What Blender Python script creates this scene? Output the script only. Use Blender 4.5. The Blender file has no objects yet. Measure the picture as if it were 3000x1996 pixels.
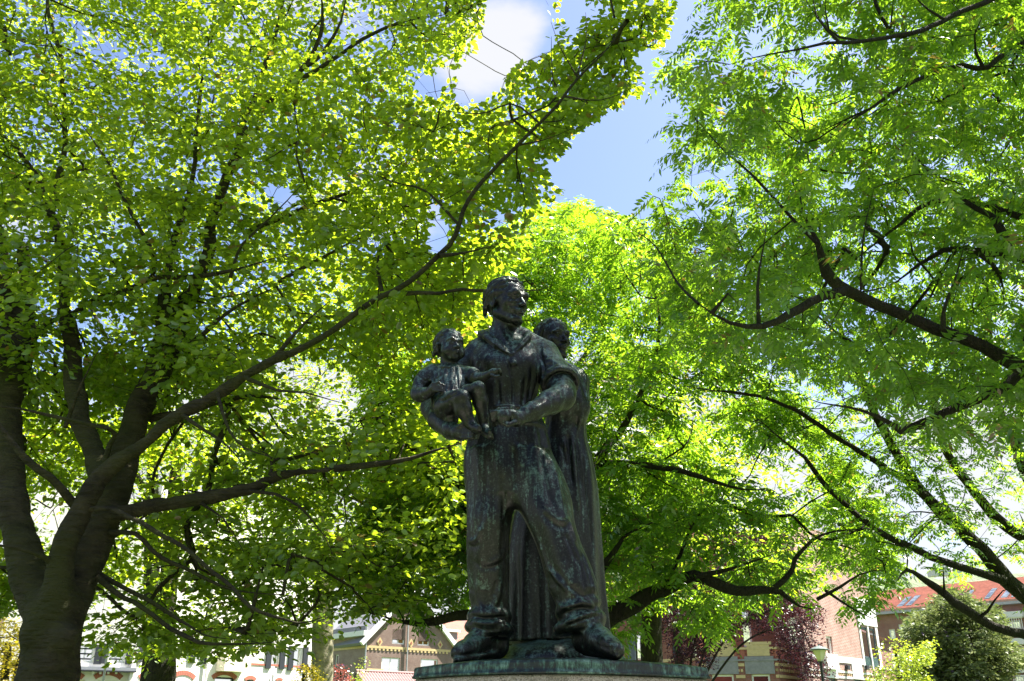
import bpy, math, random
import numpy as np
from mathutils import Vector, Matrix
from mathutils.bvhtree import BVHTree
from mathutils.kdtree import KDTree

SC = bpy.context.scene
COL = SC.collection
rad = math.radians
random.seed(7)
RS = np.random.RandomState(11)

# ------------------------------------------------------------------ camera
EYE = 1.6
PITCH = math.atan(1130 / 2700)
CP, SP = math.cos(PITCH), math.sin(PITCH)
FPX = 2700.0
cam_data = bpy.data.cameras.new('camera')
cam_data.sensor_width = 36
cam_data.lens = FPX / 3000 * 36
cam_data.clip_start = 0.1
cam_data.clip_end = 5000
cam = bpy.data.objects.new('camera', cam_data)
COL.objects.link(cam)
cam.location = (0, 0, EYE)
cam.rotation_euler = (math.pi / 2 + PITCH, 0, 0)
SC.camera = cam

# ------------------------------------------------------------------ sky and sun
SUN = Vector((0.48, 0.16, 0.85)).normalized()
sun_el = math.asin(SUN.z)
sun_az = math.atan2(SUN.x, SUN.y)
world = bpy.data.worlds.new('World')
SC.world = world
world.use_nodes = True
wn, wl = world.node_tree.nodes, world.node_tree.links
wn.clear()
w_out = wn.new('ShaderNodeOutputWorld')
w_bg = wn.new('ShaderNodeBackground')
w_sky = wn.new('ShaderNodeTexSky')
w_sky.sky_type = 'NISHITA'
w_sky.sun_disc = False
w_sky.sun_elevation = sun_el
w_sky.sun_rotation = sun_az
w_sky.air_density = 1.0
w_sky.dust_density = 1.6
w_sky.ozone_density = 1.6
w_bg.inputs['Strength'].default_value = 0.075
w_tc = wn.new('ShaderNodeTexCoord')
# drifting clouds: soft noise on the direction stretched towards the horizon
w_sep = wn.new('ShaderNodeSeparateXYZ')
wl.new(w_tc.outputs['Generated'], w_sep.inputs[0])
def wmath(op, a, b=None, c=None, clamp=False):
    n = wn.new('ShaderNodeMath'); n.operation = op; n.use_clamp = clamp
    for i, v in enumerate((a, b, c)):
        if v is None: continue
        if isinstance(v, (int, float)): n.inputs[i].default_value = v
        else: wl.new(v, n.inputs[i])
    return n.outputs[0]
def wsmooth(v, a, b):
    n = wn.new('ShaderNodeMapRange'); n.interpolation_type = 'SMOOTHSTEP'
    wl.new(v, n.inputs['Value']); n.inputs['From Min'].default_value = a; n.inputs['From Max'].default_value = b
    return n.outputs['Result']
w_noise = wn.new('ShaderNodeTexNoise')
w_noise.inputs['Scale'].default_value = 4.2
w_noise.inputs['Detail'].default_value = 7
w_noise.inputs['Roughness'].default_value = 0.55
w_map = wn.new('ShaderNodeMapping')
w_map.inputs['Scale'].default_value = (1, 1, 2.2)
w_map.inputs['Location'].default_value = (1.7, 0.4, 0.3)
wl.new(w_tc.outputs['Generated'], w_map.inputs[0])
wl.new(w_map.outputs[0], w_noise.inputs['Vector'])
def dirpx(sx, sy):
    x = sx - 1500; v = sy - 998
    return Vector((x, FPX * CP + v * SP, FPX * SP - v * CP)).normalized()
def cloud_blob(sx, sy, r0, r1, amp):
    n = wn.new('ShaderNodeVectorMath'); n.operation = 'DISTANCE'
    wl.new(w_tc.outputs['Generated'], n.inputs[0]); n.inputs[1].default_value = dirpx(sx, sy)
    f = wn.new('ShaderNodeMapRange'); f.interpolation_type = 'SMOOTHSTEP'
    wl.new(n.outputs['Value'], f.inputs['Value'])
    f.inputs['From Min'].default_value = r1; f.inputs['From Max'].default_value = r0
    f.inputs['To Max'].default_value = amp
    return f.outputs['Result']
w_dens = wmath('ADD', w_noise.outputs['Fac'], cloud_blob(1500, 110, 0.02, 0.10, 0.30))
w_dens = wmath('ADD', w_dens, cloud_blob(1420, 210, 0.02, 0.09, 0.22))
w_dens = wmath('ADD', w_dens, cloud_blob(1570, 60, 0.0, 0.05, 0.14))
w_dens = wmath('SUBTRACT', w_dens, cloud_blob(1840, 420, 0.10, 0.26, 0.30))
w_low = wsmooth(w_sep.outputs['Z'], 0.50, 0.16)
w_dens = wmath('ADD', w_dens, wmath('MULTIPLY', w_low, 0.30))
w_cloud = wsmooth(w_dens, 0.53, 0.74)
w_mix = wn.new('ShaderNodeMix'); w_mix.data_type = 'RGBA'
wl.new(wmath('MULTIPLY', w_cloud, 0.92), w_mix.inputs['Factor'])
w_tint = wn.new('ShaderNodeMix'); w_tint.data_type = 'RGBA'; w_tint.blend_type = 'MULTIPLY'
w_tint.inputs['Factor'].default_value = 1.0
wl.new(w_sky.outputs[0], w_tint.inputs['A'])
w_tint.inputs['B'].default_value = (.69, .69, .76, 1)
wl.new(w_tint.outputs['Result'], w_mix.inputs['A'])
w_mix.inputs['B'].default_value = (2.6, 2.61, 2.64, 1)
wl.new(w_mix.outputs['Result'], w_bg.inputs['Color'])
wl.new(w_bg.outputs[0], w_out.inputs['Surface'])

sun_data = bpy.data.lights.new('sun', 'SUN')
sun_data.energy = 5.0
sun_data.angle = rad(0.53)
sun_data.color = (1.0, 0.95, 0.86)
sun = bpy.data.objects.new('sun', sun_data)
COL.objects.link(sun)
sun.rotation_euler = (-SUN).to_track_quat('-Z', 'Y').to_euler()

SC.view_settings.view_transform = 'Standard'
SC.view_settings.look = 'None'
SC.view_settings.gamma = 1
SC.view_settings.use_curve_mapping = False
SC.view_settings.exposure = 2.32
SC.cycles.max_bounces = 9
SC.cycles.diffuse_bounces = 5
SC.cycles.glossy_bounces = 3
SC.cycles.transmission_bounces = 6
SC.cycles.transparent_max_bounces = 8
SC.cycles.use_denoising = True
SC.cycles.caustics_reflective = False
SC.cycles.caustics_refractive = False
SC.cycles.sample_clamp_indirect = 6

# ------------------------------------------------------------------ placing helpers
VS = 3000 / 2357.0          # overview pixels -> photo pixels
def P(sx, sy, y):
    """photo pixel at world distance y -> world point"""
    x = sx - 1500; v = sy - 998
    dy = FPX * CP + v * SP; dz = FPX * SP - v * CP
    return Vector((x / dy * y, y, EYE + dz / dy * y))
def PV(vx, vy, y): return P(vx * VS, vy * VS, y)
def mpx(p):
    """metres per photo pixel at point p"""
    return (p[1] * CP + (p[2] - EYE) * SP) / FPX
def project(A):
    """world points (n,3) -> overview pixels"""
    A = np.asarray(A, float)
    y = A[:, 1]; z = A[:, 2] - EYE
    d = y * CP + z * SP; u = -y * SP + z * CP
    d = np.where(np.abs(d) < 1e-6, 1e-6, d)
    return np.stack([(1500 + FPX * A[:, 0] / d) / VS, (998 - FPX * u / d) / VS, d], 1)

# ------------------------------------------------------------------ object helpers
def tag(o, label=None, cat=None, group=None, kind=None):
    if label: o['label'] = label
    if cat: o['category'] = cat
    if group: o['group'] = group
    if kind: o['kind'] = kind
    return o
def empty(name, loc, rz=0.0):
    o = bpy.data.objects.new(name, None); COL.objects.link(o)
    o.empty_display_size = 0.2
    o.location = loc; o.rotation_euler = (0, 0, rz)
    return o
def wm(o):
    m = o.matrix_basis.copy()
    return wm(o.parent) @ o.matrix_parent_inverse @ m if o.parent else m
def link(name, me, parent=None, mat=None):
    o = bpy.data.objects.new(name, me); COL.objects.link(o)
    if mat is not None and not me.materials:
        for m in (mat if isinstance(mat, (list, tuple)) else [mat]): me.materials.append(m)
    if parent is not None:        # mesh coordinates are world coordinates
        o.parent = parent
        o.matrix_parent_inverse = wm(parent).inverted()
    return o
def np_mesh(name, verts, faces, smooth=False, mat_idx=None):
    """faces: (n,3) or (n,4) arrays or list of them"""
    me = bpy.data.meshes.new(name)
    verts = np.ascontiguousarray(verts, np.float32)
    if not isinstance(faces, (list, tuple)): faces = [faces]
    faces = [np.asarray(f, np.int32) for f in faces if len(f)]
    me.vertices.add(len(verts)); me.vertices.foreach_set('co', verts.ravel())
    nl = sum(f.size for f in faces); nf = sum(len(f) for f in faces)
    me.loops.add(nl); me.polygons.add(nf)
    me.loops.foreach_set('vertex_index', np.concatenate([f.ravel() for f in faces]))
    tot = np.concatenate([np.full(len(f), f.shape[1], np.int32) for f in faces])
    st = np.concatenate([[0], np.cumsum(tot)[:-1]]).astype(np.int32)
    me.polygons.foreach_set('loop_start', st)
    if smooth: me.polygons.foreach_set('use_smooth', np.ones(nf, bool))
    if mat_idx is not None: me.polygons.foreach_set('material_index', np.asarray(mat_idx, np.int32))
    me.update(calc_edges=True)
    me.validate()
    return me

class MB:
    """collects boxes, prisms and tubes for one mesh"""
    def __init__(self): self.v = []; self.f = []
    def add(self, v, f):
        b = len(self.v); self.v += [tuple(p) for p in v]; self.f += [tuple(i + b for i in q) for q in f]; return self
    def box(self, lo, hi, M=None):
        x0, y0, z0 = lo; x1, y1, z1 = hi
        v = [(x0,y0,z0),(x1,y0,z0),(x1,y1,z0),(x0,y1,z0),(x0,y0,z1),(x1,y0,z1),(x1,y1,z1),(x0,y1,z1)]
        if M is not None: v = [M @ Vector(p) for p in v]
        return self.add(v, [(0,3,2,1),(4,5,6,7),(0,1,5,4),(1,2,6,5),(2,3,7,6),(3,0,4,7)])
    def prism(self, pts, y0, y1, M=None):
        """polygon in local xz extruded along local y (pts counter-clockwise seen from -y)"""
        n = len(pts)
        v = [Vector((x, y0, z)) for x, z in pts] + [Vector((x, y1, z)) for x, z in pts]
        if M is not None: v = [M @ p for p in v]
        f = [tuple(range(n)), tuple(range(2*n-1, n-1, -1))]
        f += [(i, i+n, (i+1) % n + n, (i+1) % n) for i in range(n)]
        return self.add(v, f)
    def tube(self, pts, rs, sides=8, cap=True, M=None):
        pts = [Vector(p) for p in pts]
        if M is not None: pts = [M @ p for p in pts]
        if isinstance(rs, (int, float)): rs = [rs] * len(pts)
        v = []; ref = Vector((0, 0, 1))
        t0 = (pts[1] - pts[0]).normalized()
        if abs(t0.dot(ref)) > 0.9: ref = Vector((1, 0, 0))
        for i, p in enumerate(pts):
            t = (pts[min(i+1, len(pts)-1)] - pts[max(i-1, 0)]).normalized()
            a = t.cross(ref).normalized(); b = a.cross(t)
            ref = b
            for k in range(sides):
                an = 2 * math.pi * k / sides
                v.append(p + a * (math.cos(an) * rs[i]) + b * (math.sin(an) * rs[i]))
        f = []
        for i in range(len(pts) - 1):
            for k in range(sides):
                k2 = (k + 1) % sides
                f.append((i*sides+k, i*sides+k2, (i+1)*sides+k2, (i+1)*sides+k))
        if cap:
            f.append(tuple(reversed(range(sides)))); f.append(tuple((len(pts)-1)*sides + k for k in range(sides)))
        return self.add(v, f)
    def build(self, name, mat, parent=None, smooth=False):
        me = bpy.data.meshes.new(name); me.from_pydata(self.v, [], self.f); me.update()
        if smooth: me.polygons.foreach_set('use_smooth', [True] * len(me.polygons))
        return link(name, me, parent, mat)

# ------------------------------------------------------------------ material helpers
def new_mat(name):
    m = bpy.data.materials.new(name); m.use_nodes = True
    nt = m.node_tree; b = nt.nodes.get('Principled BSDF')
    return m, nt, b
def nnode(nt, typ, **kw):
    n = nt.nodes.new(typ)
    for k, v in kw.items():
        if k.startswith('_'): setattr(n, k[1:], v)
        else: n.inputs[k.replace('__', ' ')].default_value = v
    return n
def ramp(nt, src, stops):
    r = nt.nodes.new('ShaderNodeValToRGB')
    cr = r.color_ramp
    while len(cr.elements) < len(stops): cr.elements.new(0.5)
    for e, (p, c) in zip(cr.elements, stops):
        e.position = p; e.color = (*c, 1) if len(c) == 3 else c
    nt.links.new(src, r.inputs[0]); return r.outputs[0]
def mmix(nt, fac, a, b, typ='RGBA', blend='MIX'):
    n = nt.nodes.new('ShaderNodeMix'); n.data_type = typ
    if typ == 'RGBA': n.blend_type = blend
    for sock, v in ((n.inputs[0], fac), (n.inputs['A'] if typ != 'RGBA' else n.inputs[6], a), (n.inputs['B'] if typ != 'RGBA' else n.inputs[7], b)):
        if isinstance(v, (int, float)): sock.default_value = v
        elif isinstance(v, tuple): sock.default_value = (*v, 1) if len(v) == 3 else v
        else: nt.links.new(v, sock)
    return n.outputs[2] if typ == 'RGBA' else n.outputs[0]
def nmath(nt, op, a, b=None, clamp=False):
    n = nt.nodes.new('ShaderNodeMath'); n.operation = op; n.use_clamp = clamp
    for i, v in enumerate((a, b)):
        if v is None: continue
        if isinstance(v, (int, float)): n.inputs[i].default_value = v
        else: nt.links.new(v, n.inputs[i])
    return n.outputs[0]
def noise(nt, scale, detail=4, rough=0.55, vec=None, stretch=None):
    n = nt.nodes.new('ShaderNodeTexNoise')
    n.inputs['Scale'].default_value = scale; n.inputs['Detail'].default_value = detail; n.inputs['Roughness'].default_value = rough
    tc = nt.nodes.new('ShaderNodeTexCoord'); src = tc.outputs['Object']
    if vec is not None: src = vec
    if stretch:
        mp = nt.nodes.new('ShaderNodeMapping'); mp.inputs['Scale'].default_value = stretch
        nt.links.new(src, mp.inputs[0]); src = mp.outputs[0]
    nt.links.new(src, n.inputs['Vector'])
    return n.outputs['Fac']
def bump(nt, b, h, strength=0.3, dist=0.02):
    n = nt.nodes.new('ShaderNodeBump'); n.inputs['Strength'].default_value = strength; n.inputs['Distance'].default_value = dist
    nt.links.new(h, n.inputs['Height']); nt.links.new(n.outputs[0], b.inputs['Normal'])
_pl = {}
def plain(name, col, rough=0.6, metal=0.0, var=0.18, scale=6.0, spec=0.5):
    """painted or mineral surface with slight mottling and dirt"""
    if name in _pl: return _pl[name]
    m, nt, b = new_mat(name)
    n = noise(nt, scale, 6, 0.6)
    lo = tuple(c * (1 - var) for c in col); hi = tuple(min(1, c * (1 + var * 0.6)) for c in col)
    nt.links.new(ramp(nt, n, [(0.3, lo), (0.7, hi)]), b.inputs['Base Color'])
    b.inputs['Roughness'].default_value = rough; b.inputs['Metallic'].default_value = metal
    b.inputs['Specular IOR Level'].default_value = spec
    bump(nt, b, noise(nt, scale * 8, 3), 0.12, 0.01)
    _pl[name] = m
    return m
# ================================================================== ground, hill, houses
def ground_mat():
    m, nt, b = new_mat('lawn_ground'); L = nt.links
    n1 = noise(nt, .35, 6, .6); n2 = noise(nt, 9, 6, .7)
    c = ramp(nt, n1, [(.35, (.045, .085, .018)), (.6, (.075, .125, .028)), (.75, (.12, .12, .05))])
    c = mmix(nt, nmath(nt, 'MULTIPLY', n2, .6), c, (.035, .055, .016))
    L.new(c, b.inputs['Base Color']); b.inputs['Roughness'].default_value = .95; bump(nt, b, n2, .8, .05); return m
mb = MB(); mb.add([(-1800, -600, 0), (1800, -600, 0), (1800, 2600, 0), (-1800, 2600, 0)], [(0, 1, 2, 3)])
tag(mb.build('ground', ground_mat()), 'flat park lawn around the monument', kind='structure')
paving = plain('paving', (.30, .28, .25), .85, var=.25, scale=2.0)
mb = MB(); mb.box((-3.2, 1.0, -.05), (3.8, 12, .05)); tag(mb.build('path', paving), kind='structure')
road = plain('asphalt', (.055, .055, .057), .9, var=.2, scale=1.0)
mb = MB(); mb.box((-60, 31, -.05), (60, 37, .02)); tag(mb.build('road', road), kind='structure')

# wooded hill at the back right
def hill_mesh():
    nx, ny = 160, 40
    X = np.linspace(-300, 1100, nx); Y = np.linspace(520, 1100, ny)
    gx, gy = np.meshgrid(X, Y, indexing='ij')
    t = np.clip((gy - 520) / 200, 0, 1); t = t * t * (3 - 2 * t)
    A = np.stack([gx.ravel() / 90, gy.ravel() / 90, np.zeros(gx.size)], 1); B = np.stack([gx.ravel() / 9, gy.ravel() / 9, np.zeros(gx.size)], 1)
    gz = t * (108 + 22 * np.clip((gx - 300) / 500, -1, 1)) * np.clip((gx + 100) / 350, .15, 1)
    gz = gz + t * ((vnoise_h(A) - .5) * 26 + (vnoise_h(B) - .5) * 9).reshape(gx.shape)
    V = np.stack([gx.ravel(), gy.ravel(), gz.ravel()], 1)
    i = np.arange(nx - 1)[:, None] * ny; j = np.arange(ny - 1)[None]
    F = np.stack([i + j, i + ny + j, i + ny + j + 1, i + j + 1], -1).reshape(-1, 4)
    return np_mesh('hill', V, F, True)
_NH = np.random.RandomState(8).rand(64, 64)
def vnoise_h(A):
    i = np.floor(A[:, :2]).astype(int); f = A[:, :2] - i; f = f * f * (3 - 2 * f)
    g = lambda a, b: _NH[(i[:, 0] + a) % 64, (i[:, 1] + b) % 64]
    return (g(0,0)*(1-f[:,0])+g(1,0)*f[:,0])*(1-f[:,1]) + (g(0,1)*(1-f[:,0])+g(1,1)*f[:,0])*f[:,1]
def hill_mat():
    m, nt, b = new_mat('hill_woods'); L = nt.links
    n1 = noise(nt, .055, 6, .7); n2 = noise(nt, .012, 3, .5)
    c = ramp(nt, n1, [(.35, (.06, .085, .045)), (.55, (.13, .17, .08)), (.7, (.21, .24, .13))]); c = mmix(nt, nmath(nt, 'MULTIPLY', n2, .5), c, (.16, .18, .13))
    L.new(c, b.inputs['Base Color']); b.inputs['Roughness'].default_value = 1; bump(nt, b, n1, 1.0, 6.0); return m
tag(link('hill', hill_mesh(), None, hill_mat()), 'wooded hill rising behind the long brick block', kind='structure')
hv = plain('far_white_wall', (.62, .60, .57), .8)
hr = plain('far_grey_roof', (.30, .28, .28), .8)
for i, (sx, sy, w, h) in enumerate(((2742, 1676, 2.6, 1.2), (2768, 1674, 4.0, 1.4), (2806, 1679, 3.2, 1.6))):
    p = P(sx, sy, 640); 
    e = empty('villa', (p.x, p.y, p.z)); tag(e, ('small white villa leftmost on the hill skyline', 'middle white villa on the hill skyline', 'white villa furthest right on the hill skyline')[i], 'house', 'villas on the hill')
    mb = MB(); mb.box((p.x - w, p.y, p.z - 2.5), (p.x + w, p.y + 8, p.z + h)); mb.build('wall', hv, e)
    mb = MB(); mb.prism([(p.x - w - .3, p.z + h + .02), (p.x + w + .3, p.z + h + .02), (p.x + w - 1.2, p.z + h + 1.4), (p.x - w + 1.2, p.z + h + 1.4)], p.y - .4, p.y + 8.4); mb.build('roof', hr, e)

def brick_mat(name, c1, c2, mortar, rough=.9, bw=.22, bh=.0625, ms=.012):
    m, nt, b = new_mat(name); L = nt.links
    tc = nt.nodes.new('ShaderNodeTexCoord'); sp = nt.nodes.new('ShaderNodeSeparateXYZ'); cb = nt.nodes.new('ShaderNodeCombineXYZ')
    L.new(tc.outputs['Object'], sp.inputs[0]); L.new(nmath(nt, 'ADD', sp.outputs[0], sp.outputs[1]), cb.inputs[0]); L.new(sp.outputs[2], cb.inputs[1])
    br = nt.nodes.new('ShaderNodeTexBrick'); L.new(cb.outputs[0], br.inputs['Vector'])
    br.inputs['Scale'].default_value = 1; br.inputs['Brick Width'].default_value = bw; br.inputs['Row Height'].default_value = bh; br.inputs['Mortar Size'].default_value = ms
    br.inputs['Color1'].default_value = (*c1, 1); br.inputs['Color2'].default_value = (*c2, 1); br.inputs['Mortar'].default_value = (*mortar, 1)
    n = noise(nt, 1.2, 6, .65)
    c = mmix(nt, ramp(nt, n, [(.35, (0, 0, 0)), (.7, (.55, .55, .55))]), br.outputs['Color'], tuple(x * .6 for x in c1))
    L.new(c, b.inputs['Base Color']); b.inputs['Roughness'].default_value = rough; b.inputs['Specular IOR Level'].default_value = .2
    bump(nt, b, nmath(nt, 'SUBTRACT', 1.0, br.outputs['Fac']), .5, .01); return m
M_brown = brick_mat('brown_brick', (.21, .12, .095), (.28, .165, .13), (.30, .27, .24))
M_pinkb = brick_mat('pale_side_brick', (.27, .17, .14), (.32, .21, .17), (.36, .33, .30))
M_red = brick_mat('red_brick', (.28, .085, .06), (.33, .11, .075), (.24, .17, .14), bh=.075, ms=.016)
M_red2 = brick_mat('pale_red_brick', (.35, .15, .11), (.42, .21, .17), (.50, .42, .37), bh=.085, ms=.02)
M_red3 = brick_mat('far_red_brick', (.34, .15, .12), (.37, .18, .14), (.34, .26, .23))
M_white = plain('white_render', (.74, .71, .66), .8, var=.08, scale=1.5)
M_cream = plain('cream_paint', (.70, .64, .50), .55, var=.06)
M_wpaint = plain('white_paint', (.78, .77, .74), .5, var=.05)
M_dark = plain('dark_timber', (.020, .024, .030), .5, var=.2)
M_teal = plain('dark_green_paint', (.030, .075, .070), .45, var=.15)
M_bluegrey = plain('blue_grey_paint', (.055, .085, .105), .45, var=.15)
M_yellow = plain('yellow_brick', (.58, .44, .22), .85, var=.15)
M_stone = plain('grey_stone', (.26, .25, .25), .8, var=.2)
M_arch = plain('red_arch_brick', (.36, .12, .08), .85, var=.25, scale=20)
M_lead = plain('lead_ledge', (.26, .27, .31), .6, var=.1)
M_pipe = plain('zinc_pipe', (.42, .43, .44), .5, .3)
M_curtain = plain('net_curtain', (.62, .62, .60), .9, var=.12, scale=14)
M_slate = plain('grey_slate', (.20, .20, .22), .7, var=.15)
def glass_mat():
    m, nt, b = new_mat('window_glass')
    n = noise(nt, 1.7, 3, .5)
    nt.links.new(ramp(nt, n, [(.40, (.030, .036, .042)), (.62, (.12, .14, .15))]), b.inputs['Base Color']); b.inputs['Roughness'].default_value = .06; b.inputs['Specular IOR Level'].default_value = .8
    return m
M_glass = glass_mat()
def tile_mat(name, c, dark):
    m, nt, b = new_mat(name)
    n = noise(nt, 2.5, 6, .65); n2 = noise(nt, 18, 3, .6)
    col = ramp(nt, n, [(.3, tuple(x * .72 for x in c)), (.7, tuple(min(1, x * 1.15) for x in c))]); col = mmix(nt, nmath(nt, 'MULTIPLY', n2, .4), col, dark)
    nt.links.new(col, b.inputs['Base Color']); b.inputs['Roughness'].default_value = .75; return m
M_otile = tile_mat('orange_tiles', (.56, .22, .12), (.30, .12, .08))
M_rtile = tile_mat('red_tiles', (.60, .34, .27), (.42, .22, .17))
M_ptile = tile_mat('plum_tiles', (.30, .175, .165), (.14, .08, .08))

class Facade:
    """an upright wall plane from A to B; photo pixels are read off where their sight lines meet it"""
    def __init__(s, A, B):
        s.A = Vector((A[0], A[1], 0)); s.u = (Vector((B[0], B[1], 0)) - s.A); s.len = s.u.length; s.u.normalize()
        s.n = Vector((s.u.y, -s.u.x, 0))      # outward, towards the camera
        s.M = Matrix(((s.u.x, -s.n.x, 0, s.A.x), (s.u.y, -s.n.y, 0, s.A.y), (0, 0, 1, 0), (0, 0, 0, 1)))
    def uv(s, sx, sy):
        d = dirpx(sx, sy); o = Vector((0, 0, EYE)); t = (s.A - o).dot(s.n) / d.dot(s.n); p = o + d * t
        return (p - s.A).dot(s.u), p.z
    def rect(s, x0, y0, x1, y1):
        a = s.uv(x0, (y0 + y1) / 2)[0]; b = s.uv(x1, (y0 + y1) / 2)[0]; c = s.uv((x0 + x1) / 2, y1)[1]; d = s.uv((x0 + x1) / 2, y0)[1]
        return a, b, c, d
    def build(s, mb, name, mat, parent):
        o = mb.build(name, mat, parent); o.matrix_basis = s.M; return o
    def wall(s, name, mat, parent, u0, u1, z0, z1, holes=(), th=.35):
        us = sorted({u0, u1, *[min(max(h[0], u0), u1) for h in holes], *[min(max(h[1], u0), u1) for h in holes]}); mb = MB()
        for a, b in zip(us, us[1:]):
            if b - a < 1e-4: continue
            m = (a + b) / 2; cuts = sorted((h[2], h[3]) for h in holes if h[0] < m < h[1]); z = z0
            for c, d in cuts:
                if c > z + 1e-4: mb.box((a, 0, z), (b, th, min(c, z1)))
                z = max(z, d)
            if z < z1: mb.box((a, 0, z), (b, th, z1))
        return s.build(mb, name, mat, parent)
    def bar(s, name, mat, parent, u0, u1, z0, z1, y0=-.06, y1=-.002):
        mb = MB(); mb.box((u0, y0, z0), (u1, y1, z1)); return s.build(mb, name, mat, parent)
    def window(s, r, parent, fm=None, nx=2, nz=1, fw=.07, inset=.10, curtain=False, sill=None, transom=None, pm=None):
        a, b, c, d = r; fm = fm or M_wpaint; mb = MB(); y0, y1 = inset, inset + .07
        mb.box((a, y0, c), (a + fw, y1, d)); mb.box((b - fw, y0, c), (b, y1, d)); mb.box((a + fw, y0, c), (b - fw, y1, c + fw)); mb.box((a + fw, y0, d - fw), (b - fw, y1, d))
        xs = [a + fw + (b - a - 2 * fw) * i / nx for i in range(1, nx)]
        for x in xs: mb.box((x - fw * .4, y0 + .004, c + fw), (x + fw * .4, y1 - .004, d - fw))
        zs = [c + fw + (d - c - 2 * fw) * i / nz for i in range(1, nz)] if transom is None else [c + (d - c) * transom]
        for z in zs: mb.box((a + fw, y0 + .008, z - fw * .4), (b - fw, y1 - .008, z + fw * .4))
        w = s.build(mb, 'window', fm, parent)
        ex = [a + fw] + xs + [b - fw]; ez = [c + fw] + zs + [d - fw]
        for i in range(len(ex) - 1):
            for j in range(len(ez) - 1):
                mb = MB(); mb.box((ex[i], y1 - .03, ez[j]), (ex[i+1], y1 - .02, ez[j+1])); o = mb.build('pane', pm or M_glass, w)
        if curtain:
            mb = MB()
            for k, (q0, q1) in enumerate(((a + fw, a + (b - a) * .28), (b - (b - a) * .28, b - fw))): mb = MB(); mb.box((q0, y1 - .045, c + fw), (q1, y1 - .032, d - fw)); mb.build('curtain', M_curtain, w)
        if sill is not None:
            mb = MB(); mb.box((a - .08, -.09, c - .10), (b + .08, inset, c)); mb.build('sill', sill, w)
        mb = MB(); mb.box((a, y1 + .12, c), (b, y1 + .16, d)); mb.build('dark_interior', M_dark, w)  # dark sheet standing in for the unlit room behind the panes
        return w

def xy(sx, sy, y): p = P(sx, sy, y); return (p.x, p.y)

# ---- brown brick gable house, seen left of the man's foot
hb = empty('gable_house', (*xy(1200, 1950, 93), 0)); tag(hb, 'brown brick gable house with yellow dentil band and white bargeboards, left of the bronze', 'house')
F = Facade(xy(1073.5, 1894, 90), xy(1323, 1908, 95.8))
r4 = lambda x0, y0, x1, y1: F.rect(600 + x0 / 2.946, 1650 + y0 / 2.946, 600 + x1 / 2.946, 1650 + y1 / 2.946)
wins = [r4(1618, 572, 1725, 700), r4(1838, 578, 1938, 712), r4(1522, 815, 1682, 1000), r4(1862, 828, 2010, 1010), r4(1622, 380, 1725, 480), r4(1838, 400, 1938, 495)]
zb_, ze = F.uv(1200, 1901)[1], F.uv(1323, 1884)[1]
zpk = F.uv(1205, 1735)[1]; uL, uR = 0.0, F.len
F.wall('wall', M_brown, hb, uL, uR, 0, ze, wins)
mb = MB(); mb.prism([(uL, ze), (uR, ze), (uR * .5, ze + (zpk - ze))], 0.0, .35)
g_ = F.build(mb, 'gable', M_brown, hb)
for i, w in enumerate(wins[:4]): F.window(w, hb, M_wpaint if i in (0, 1) else M_wpaint, nx=2 if i != 3 else 1, nz=1, transom=(.55 if i == 2 else (.80 if i < 2 else None)), fw=.12, curtain=i != 2, sill=M_wpaint, inset=.08)
F.bar('string_band', M_yellow, hb, uL, uR, zb_ - .12, zb_ + .10, -.05)
for i in range(int(F.len / .42)): mb = MB(); mb.box((uL + i * .42 + .05, -.045, zb_ - .30), (uL + i * .42 + .26, -.002, zb_ - .122)); F.build(mb, 'dentil', M_yellow, hb)
for sx, sy in ((1510, 680), (1780, 692), (2030, 705)):
    u, z = F.uv(600 + sx / 2.946, 1650 + sy / 2.946); mb = MB(); mb.prism([(u, z - .42), (u + .30, z), (u, z + .42), (u - .30, z)], -.04, -.002); F.build(mb, 'diamond_ornament', M_yellow, hb)
    mb = MB(); mb.prism([(u, z - .18), (u + .13, z), (u, z + .18), (u - .13, z)], -.06, -.041); F.build(mb, 'diamond_centre', M_arch, hb)
for sx in (1383, 1742):
    u = F.uv(600 + sx / 2.946, 1900)[0]; mb = MB(); mb.tube([(u, -.14, .2), (u, -.14, zb_ + 3)], .07, 8); F.build(mb, 'downpipe', M_pipe, hb)
def slope(Fc, name, mat, parent, p0, p1, th, y0, y1):
    """board or roof slab along a line in the facade plane"""
    d = Vector((p1[0] - p0[0], 0, p1[1] - p0[1])); n_ = Vector((-d.z, 0, d.x)).normalized() * th
    mb = MB(); mb.prism([(p0[0], p0[1]), (p1[0], p1[1]), (p1[0] + n_.x, p1[1] + n_.z), (p0[0] + n_.x, p0[1] + n_.z)], y0, y1); return Fc.build(mb, name, mat, parent)
m_ = uR * .5
slope(F, 'bargeboard', M_wpaint, hb, (m_, zpk), (uR + .5, ze - .7), .42, -.35, -.02); slope(F, 'bargeboard', M_wpaint, hb, (uL - .5, ze - .7), (m_, zpk), .42, -.35, -.02)
slope(F, 'roof', M_otile, hb, (m_, zpk + .02), (uR + .5, ze - .68), .30, -.015, 9); slope(F, 'roof', M_slate, hb, (uL - .5, ze - .68), (m_, zpk + .02), .30, -.015, 9)
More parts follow.
